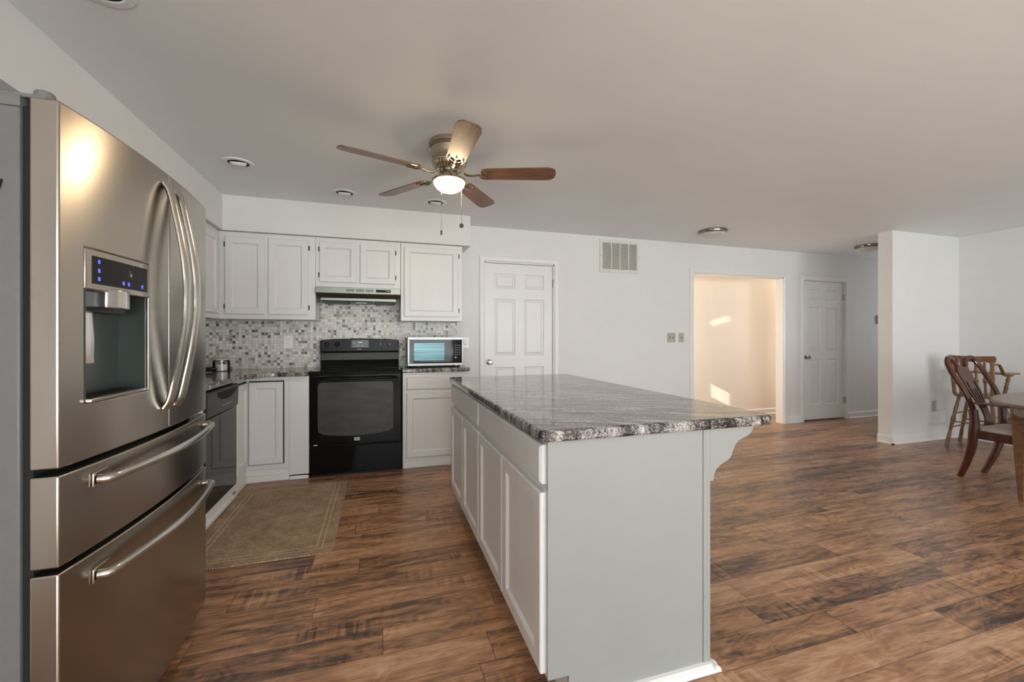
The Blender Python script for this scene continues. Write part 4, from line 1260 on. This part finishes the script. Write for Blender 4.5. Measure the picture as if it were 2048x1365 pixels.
noz = [(xf - 0.045, cyy - 0.055), (xf - 0.006, cyy - 0.052), (xf + 0.008, cyy - 0.03), (xf + 0.012, cyy), (xf + 0.008, cyy + 0.03), (xf - 0.006, cyy + 0.052), (xf - 0.045, cyy + 0.055)]
prism(bm, noz, 1.290, 1.345, 'Z'); obj('spout_housing', bm, handle_m, ld, bevel=0.004, seg=3)
bm = NB(); box(bm, -0.788, -0.748, h0 + 0.006, h1 - 0.05, 1.280, 1.334); obj('spout_underside', bm, satinblack_m, ld)
for cy2 in (1.40, 1.45):
    bm = NB(); tube(bm, [(-0.775, cy2, 1.285), (-0.772, cy2, 1.20), (-0.778, cy2 + 0.005, 1.14)], [0.012, 0.014, 0.016], 8, sx=1.2); obj('paddle_lever', bm, handle_m, ld, smooth=True)
bm = NB(); box(bm, -0.789, xf + 0.002, h0 + 0.001, h1 - 0.001, g0 - 0.0, g0 + 0.010)
obj('drip_tray', bm, steel_m, ld, bevel=0.002)
bm = NB()
for k in range(5): box(bm, -0.780 + k * 0.012, -0.774 + k * 0.012, h0 + 0.02, h1 - 0.02, g0 + 0.0101, g0 + 0.0125)
obj('drip_grille', bm, satinblack_m, ld)


def bowed_handle(parent, y, z0, z1):
    bm = NB()
    xb = fxc(y)
    pts = [(xb + 0.004, y, z0), (xb + 0.020, y, z0 + 0.03)] + [(xb + 0.020 + 0.048 * math.sin(PI * i / 10), y, z0 + 0.03 + (z1 - z0 - 0.06) * i / 10) for i in range(1, 10)] + [(xb + 0.020, y, z1 - 0.03), (xb + 0.004, y, z1)]
    tube(bm, pts, 0.0150, 14, sx=1.35, sy=0.72, up=(1, 0, 0), smooth_pts=3)
    h_ = obj('handle', bm, handle_m, parent, smooth=True)
    bm = NB()
    for zz in (z0 + 0.045, z1 - 0.045): lathe(bm, [(0, 0), (0.003, 0), (0.003, 0.0015), (0, 0.0015)], M=frame((xb + 0.018, y - 0.0145, zz), '-y'), n=10)
    obj('screw', bm, satinblack_m, h_)
    return h_


bowed_handle(ld, 1.722, 0.968, 1.735)
bowed_handle(rd, 1.806, 0.968, 1.735)
for dpar, z in ((d1, 0.832), (d2_, 0.578)):
    bm = NB()
    ya_, yb_ = 1.395, 2.140
    pts = [(fxc(ya_) + 0.006, ya_, z), (fxc(ya_) + 0.030, ya_ + 0.010, z)]
    for i in range(1, 12):
        u = i / 12; yy = ya_ + 0.01 + (yb_ - ya_ - 0.02) * u
        pts.append((fxc(yy) + 0.030 + 0.022 * math.sin(PI * u), yy, z))
    pts += [(fxc(yb_) + 0.030, yb_ - 0.010, z), (fxc(yb_) + 0.006, yb_, z)]
    tube(bm, pts, 0.0125, 14, smooth_pts=3); hh = obj('handle', bm, handle_m, dpar, smooth=True)
    for yy in (ya_ + 0.030, yb_ - 0.045):
        bm = NB(); box(bm, fxc(yy) - 0.004, fxc(yy) + 0.0022, yy - 0.045, yy + 0.040, z - 0.018, z + 0.020); obj('mounting_plate', bm, steel_m, hh, bevel=0.002)
# magnet on the side
t = thing('fridge_magnet', 'small dark framed magnet stuck on the grey side of the fridge', 'magnet', (-0.868, FY0 + 0.004, 1.56))
Mm = frame((-0.868, FY0 + 0.004, 1.56), '-y') @ Matrix.Rotation(math.radians(-14), 4, 'Z')
bm = NB(); box(bm, -0.022, 0.022, -0.024, 0.024, 0.0002, 0.004, Mm); q = obj('frame_plate', bm, satinblack_m, t, bevel=0.001, seg=1)
bm = NB(); box(bm, -0.019, 0.019, 0.002, 0.021, 0.004, 0.0045, Mm); box(bm, -0.019, 0.019, -0.021, -0.002, 0.004, 0.0045, Mm); obj('picture_inset', bm, fridgeside_m, q)

# ------------------------------------------------------------------ rug
bm = NB(); box(bm, -1.030, -0.260, 2.542, 3.782, 0.0, 0.008)
rg = obj('kitchen_rug', bm, rug_m, None, bevel=0.004, origin=(-0.645, 3.162, 0.0)); tag(rg, 'brown woven kitchen rug with striped border lying before the stove', 'rug')

# ------------------------------------------------------------------ dining table
TC = (5.06, 1.30)
t = thing('dining_table', 'oval brown wooden dining table with fluted tapered legs', 'table', (*TC, 0))


def superellipse(a, b_, n, k=72):
    out = []
    for i in range(k):
        th = 2 * PI * i / k; c_, s_ = math.cos(th), math.sin(th)
        out.append((TC[0] + a * abs(c_) ** (2 / n) * (1 if c_ >= 0 else -1), TC[1] + b_ * abs(s_) ** (2 / n) * (1 if s_ >= 0 else -1)))
    return out


bm = NB(); prism(bm, superellipse(1.10, 0.74, 2.5), 0.735, 0.760, 'Z'); obj('tabletop', bm, table_m, t, bevel=0.008, seg=3)
bm = NB()
A = superellipse(0.99, 0.63, 2.6); B = superellipse(0.965, 0.605, 2.6)
va = [bm.verts.new((*p, 0.66)) for p in A]; vb = [bm.verts.new((*p, 0.7345)) for p in A]; vc = [bm.verts.new((*p, 0.7345)) for p in B]; vd = [bm.verts.new((*p, 0.66)) for p in B]
for P_, Q_ in ((va, vb), (vb, vc), (vc, vd), (vd, va)): ring_faces(bm, P_, Q_)
obj('apron', bm, table_m, t)


def oct_(r_, ch=0.35):
    a = r_; b_ = r_ * (1 - ch)
    return [(a, -b_), (a, b_), (b_, a), (-b_, a), (-a, b_), (-a, -b_), (-b_, -a), (b_, -a)]


def leg_stack(bm, cx, cy, levels):
    prev = None
    for r_, z in levels:
        ring = [bm.verts.new((cx + p[0], cy + p[1], z)) for p in oct_(r_)]
        if prev: ring_faces(bm, prev, ring)
        else: bm.faces.new(ring)
        prev = ring
    bm.faces.new(list(reversed(prev)))


for sx_ in (-1, 1):
    for sy_ in (-1, 1):
        lx, ly = TC[0] + sx_ * 0.53, TC[1] + sy_ * 0.535
        bm = NB(); leg_stack(bm, lx, ly, [(0.016, 0.0), (0.017, 0.01), (0.046, 0.560), (0.046, 0.568), (0.054, 0.574), (0.050, 0.584), (0.056, 0.592), (0.058, 0.602), (0.050, 0.610), (0.052, 0.734)])
        obj('leg', bm, table_m, t)

# ------------------------------------------------------------------ dining armchair (local +Y = front)
CH = (4.975, 2.005, 0)
t = thing('dining_armchair', 'dark cherry dining armchair with pierced vase-shaped splat and beige seat', 'chair', CH, PI)
lo = dict(world=False)
for s in (-1, 1):
    bm = NB()
    tube(bm, [(s * 0.165, -0.315, 0.0), (s * 0.175, -0.270, 0.12), (s * 0.190, -0.228, 0.27), (s * 0.200, -0.210, 0.42), (s * 0.200, -0.205, 0.50), (s * 0.204, -0.212, 0.60)], [0.017, 0.020, 0.024, 0.027, 0.026, 0.024], 8, sx=0.85, sy=1.15, up=(0, 1, 0), smooth_pts=4, square=True)
    obj('leg', bm, cherry_m, t, smooth=True, angle=40, **lo)
    bm = NB(); tube(bm, [(s * 0.225, 0.205, 0.0), (s * 0.222, 0.215, 0.08), (s * 0.225, 0.225, 0.25), (s * 0.232, 0.222, 0.40)], [0.016, 0.015, 0.021, 0.028], 8, up=(0, 1, 0), smooth_pts=4, square=True)
    obj('leg', bm, cherry_m, t, smooth=True, angle=40, **lo)
    bm = NB(); tube(bm, [(s * 0.206, -0.195, 0.655), (s * 0.245, -0.10, 0.665), (s * 0.285, 0.03, 0.665), (s * 0.280, 0.13, 0.655), (s * 0.255, 0.175, 0.640)], [0.020, 0.021, 0.024, 0.026, 0.018], 8, sx=1.25, sy=0.55, smooth_pts=5)
    obj('armrest', bm, cherry_m, t, smooth=True, angle=60, **lo)
    bm = NB(); tube(bm, [(s * 0.275, 0.10, 0.650), (s * 0.262, 0.085, 0.58), (s * 0.256, 0.105, 0.50), (s * 0.250, 0.10, 0.40)], [0.018, 0.018, 0.024, 0.026], 8, sx=0.8, sy=1.1, up=(0, 1, 0), smooth_pts=4, square=True)
    obj('arm_support', bm, cherry_m, t, smooth=True, angle=40, **lo)
bm = NB()
hoop = [(0.203, -0.212, 0.60), (0.212, -0.257, 0.74), (0.222, -0.329, 0.88), (0.214, -0.372, 0.965), (0.180, -0.393, 1.015), (0.130, -0.401, 1.022), (0.085, -0.398, 0.995), (0.055, -0.388, 0.955)]
for s in (-1, 1):
    tube(bm, [(s * x, y, z) for x, y, z in hoop], [0.024, 0.024, 0.024, 0.023, 0.022, 0.020, 0.017, 0.014], 8, sx=1.0, sy=0.75, up=(0, 1, 0), smooth_pts=5, square=True)
obj('back_frame', bm, cherry_m, t, smooth=True, angle=40, **lo)
bm = NB()
for k in range(-3, 4):
    a = k * 0.17
    tube(bm, [(0.10 * math.sin(a) * 0.25, -0.392, 0.935), (0.075 * math.sin(a) * 1.6, -0.403, 0.985), (0.10 * math.sin(a) * 1.7, -0.406, 1.005 + 0.012 * math.cos(a * 2))], [0.008, 0.011, 0.009], 6, smooth_pts=3)
obj('crest_shell', bm, cherry_m, t, smooth=True, **lo)
# splat: rows of z, each split in strips with slots left open
bm = NB()


def splat_y(z): return -0.205 - 0.184 * max(0, (z - 0.50) / 0.44) ** 1.15


rowsz = [0.44, 0.50, 0.54, 0.57, 0.60, 0.64, 0.68, 0.72, 0.76, 0.79, 0.82, 0.85, 0.88, 0.91, 0.935, 0.955]
wd = {0.44: 0.070, 0.50: 0.052, 0.54: 0.040, 0.57: 0.040, 0.60: 0.045, 0.64: 0.055, 0.68: 0.067, 0.72: 0.077, 0.76: 0.085, 0.79: 0.086, 0.82: 0.080, 0.85: 0.080, 0.88: 0.092, 0.91: 0.078, 0.935: 0.060, 0.955: 0.056}
cuts = [-1, -0.76, -0.48, -0.29, -0.07, 0.07, 0.29, 0.48, 0.76, 1]
slots = {(1, 0.60, 0.82), (7, 0.60, 0.82), (3, 0.60, 0.76), (5, 0.60, 0.76)}
fV, bV = {}, {}
for i, z in enumerate(rowsz):
    for j, cc in enumerate(cuts):
        fV[i, j] = bm.verts.new((cc * wd[z], splat_y(z) + 0.006, z)); bV[i, j] = bm.verts.new((cc * wd[z], splat_y(z) - 0.006, z))


def is_slot(i, j):
    if i < 0 or j < 0 or i >= len(rowsz) - 1 or j >= len(cuts) - 1: return True
    return any(j == s[0] and rowsz[i] >= s[1] - 1e-6 and rowsz[i + 1] <= s[2] + 1e-6 for s in slots)


for i in range(len(rowsz) - 1):
    for j in range(len(cuts) - 1):
        if is_slot(i, j): continue
        bm.faces.new([fV[i, j], fV[i, j + 1], fV[i + 1, j + 1], fV[i + 1, j]]); bm.faces.new([bV[i, j], bV[i + 1, j], bV[i + 1, j + 1], bV[i, j + 1]])
        if is_slot(i - 1, j): bm.faces.new([fV[i, j], bV[i, j], bV[i, j + 1], fV[i, j + 1]])
        if is_slot(i + 1, j): bm.faces.new([fV[i + 1, j], fV[i + 1, j + 1], bV[i + 1, j + 1], bV[i + 1, j]])
        if is_slot(i, j - 1): bm.faces.new([fV[i, j], fV[i + 1, j], bV[i + 1, j], bV[i, j]])
        if is_slot(i, j + 1): bm.faces.new([fV[i, j + 1], bV[i, j + 1], bV[i + 1, j + 1], fV[i + 1, j + 1]])
obj('splat', bm, cherry_m, t, **lo)
bm = NB()
out = [(-0.205, -0.215), (0.205, -0.215), (0.240, 0.23), (-0.240, 0.23)]
inn = [(-0.180, -0.190), (0.180, -0.190), (0.215, 0.205), (-0.215, 0.205)]
R4 = [[bm.verts.new((*p, z)) for p in P_] for P_, z in ((out, 0.360), (out, 0.428), (inn, 0.428), (inn, 0.360))]
for k in range(4): ring_faces(bm, R4[k], R4[(k + 1) % 4])
obj('seat_rail', bm, cherry_m, t, bevel=0.003, **lo)
bm = NB()
po = roundpoly([(-0.185, -0.200), (0.185, -0.200), (0.235, 0.225), (-0.235, 0.225)], 0.05, 6)
prev = None
for sc_, z in ((1.0, 0.4285), (1.01, 0.440), (0.97, 0.455), (0.88, 0.466), (0.6, 0.473), (0.2, 0.475)):
    ring = [bm.verts.new((p[0] * sc_, p[1] * sc_, z)) for p in po]
    if prev: ring_faces(bm, prev, ring)
    else: bm.faces.new(ring)
    prev = ring
bm.faces.new(prev)
obj('seat_cushion', bm, fabric_m, t, smooth=True, angle=70, **lo)

# ------------------------------------------------------------------ high chair (local +X = front)
t = thing('high_chair', 'oak wooden high chair with tray standing in the corner of the walls', 'high chair', (6.270, 2.860, 0), math.radians(5))


def turned(bm, p0, p1, r0, k=36, beads=((0.35, 1.35), (0.5, 0.75), (0.65, 1.3))):
    P0, P1 = Vector(p0), Vector(p1); pts, rr = [], []
    for i in range(k + 1):
        u = i / k; pts.append(P0.lerp(P1, u)); q = 1.0
        for b_, m_ in beads: q += (m_ - 1) * math.exp(-((u - b_) / 0.06) ** 2)
        rr.append(r0 * q)
    tube(bm, pts, rr, 10)


def lerp_leg(sx_, sy_, z):
    u = z / 0.555; fx0, fy0 = (0.215, 0.240) if sx_ > 0 else (0.180, 0.200)
    return Vector((sx_ * (fx0 + (0.105 - fx0) * u), sy_ * (fy0 + (0.125 - fy0) * u), z))


for sx_, sy_ in ((-1, 1), (-1, -1), (1, 1), (1, -1)):
    bm = NB(); turned(bm, lerp_leg(sx_, sy_, 0.0), lerp_leg(sx_, sy_, 0.555), 0.017, beads=((0.30, 0.8), (0.55, 1.35), (0.60, 0.75), (0.9, 0.8)))
    obj('leg', bm, oak_m, t, smooth=True, **lo)


for z, prs in ((0.20, (((-1, 1), (1, 1)), ((-1, -1), (1, -1)))), (0.27, (((-1, 1), (-1, -1)), ((1, 1), (1, -1)))), (0.36, (((-1, 1), (1, 1)), ((-1, -1), (1, -1))))):
    for a, b_ in prs:
        bm = NB(); tube(bm, [lerp_leg(*a, z), lerp_leg(*b_, z)], 0.0075, 8); obj('rung', bm, oak_m, t, smooth=True, **lo)
bm = NB(); prism(bm, roundpoly([(-0.165, -0.16), (0.19, -0.18), (0.19, 0.18), (-0.165, 0.16)], 0.05), 0.556, 0.585, 'Z'); obj('seat', bm, oak_m, t, bevel=0.008, **lo)
for s in (-1, 1):
    bm = NB(); turned(bm, (-0.140, s * 0.148, 0.583), (-0.185, s * 0.158, 0.955), 0.017, beads=((0.5, 1.15),)); obj('back_post', bm, oak_m, t, smooth=True, **lo)
for k in range(4):
    y = -0.096 + 0.064 * k
    bm = NB(); turned(bm, (-0.142, y, 0.583), (-0.186, y * 1.05, 0.945), 0.0105, beads=((0.45, 1.7), (0.75, 1.4))); obj('spindle', bm, oak_m, t, smooth=True, **lo)
bm = NB()
cr = [(-0.185, 0.945), (-0.15, 0.935), (-0.105, 0.950), (-0.06, 0.942), (0, 0.946), (0.06, 0.942), (0.105, 0.950), (0.15, 0.935), (0.185, 0.945), (0.192, 0.99), (0.178, 1.012), (0.10, 1.008), (0, 1.004), (-0.10, 1.008), (-0.178, 1.012), (-0.192, 0.99)]
prism(bm, cr, -0.196, -0.176, 'X'); obj('crest_rail', bm, oak_m, t, bevel=0.004, **lo)
for s in (-1, 1):
    bm = NB(); tube(bm, [(-0.165, s * 0.157, 0.915), (-0.11, s * 0.180, 0.922), (-0.06, s * 0.186, 0.870), (-0.01, s * 0.186, 0.815), (0.06, s * 0.186, 0.800), (0.17, s * 0.186, 0.798)], 0.012, 8, sx=1.2, sy=0.8, smooth_pts=4); obj('armrest', bm, oak_m, t, smooth=True, **lo)
    bm = NB(); turned(bm, (0.06, s * 0.165, 0.584), (0.10, s * 0.186, 0.795), 0.013, beads=((0.2, 1.35), (0.4, 1.5), (0.6, 1.25), (0.8, 1.4))); obj('arm_spindle', bm, oak_m, t, smooth=True, **lo)
bm = NB(); prism(bm, roundpoly([(-0.02, -0.235), (0.235, -0.235), (0.235, 0.235), (-0.02, 0.235), (0.0, 0.12), (0.04, 0.0), (0.0, -0.12)], 0.03), 0.812, 0.828, 'Z')
tr = obj('tray', bm, oak_m, t, bevel=0.004, **lo)
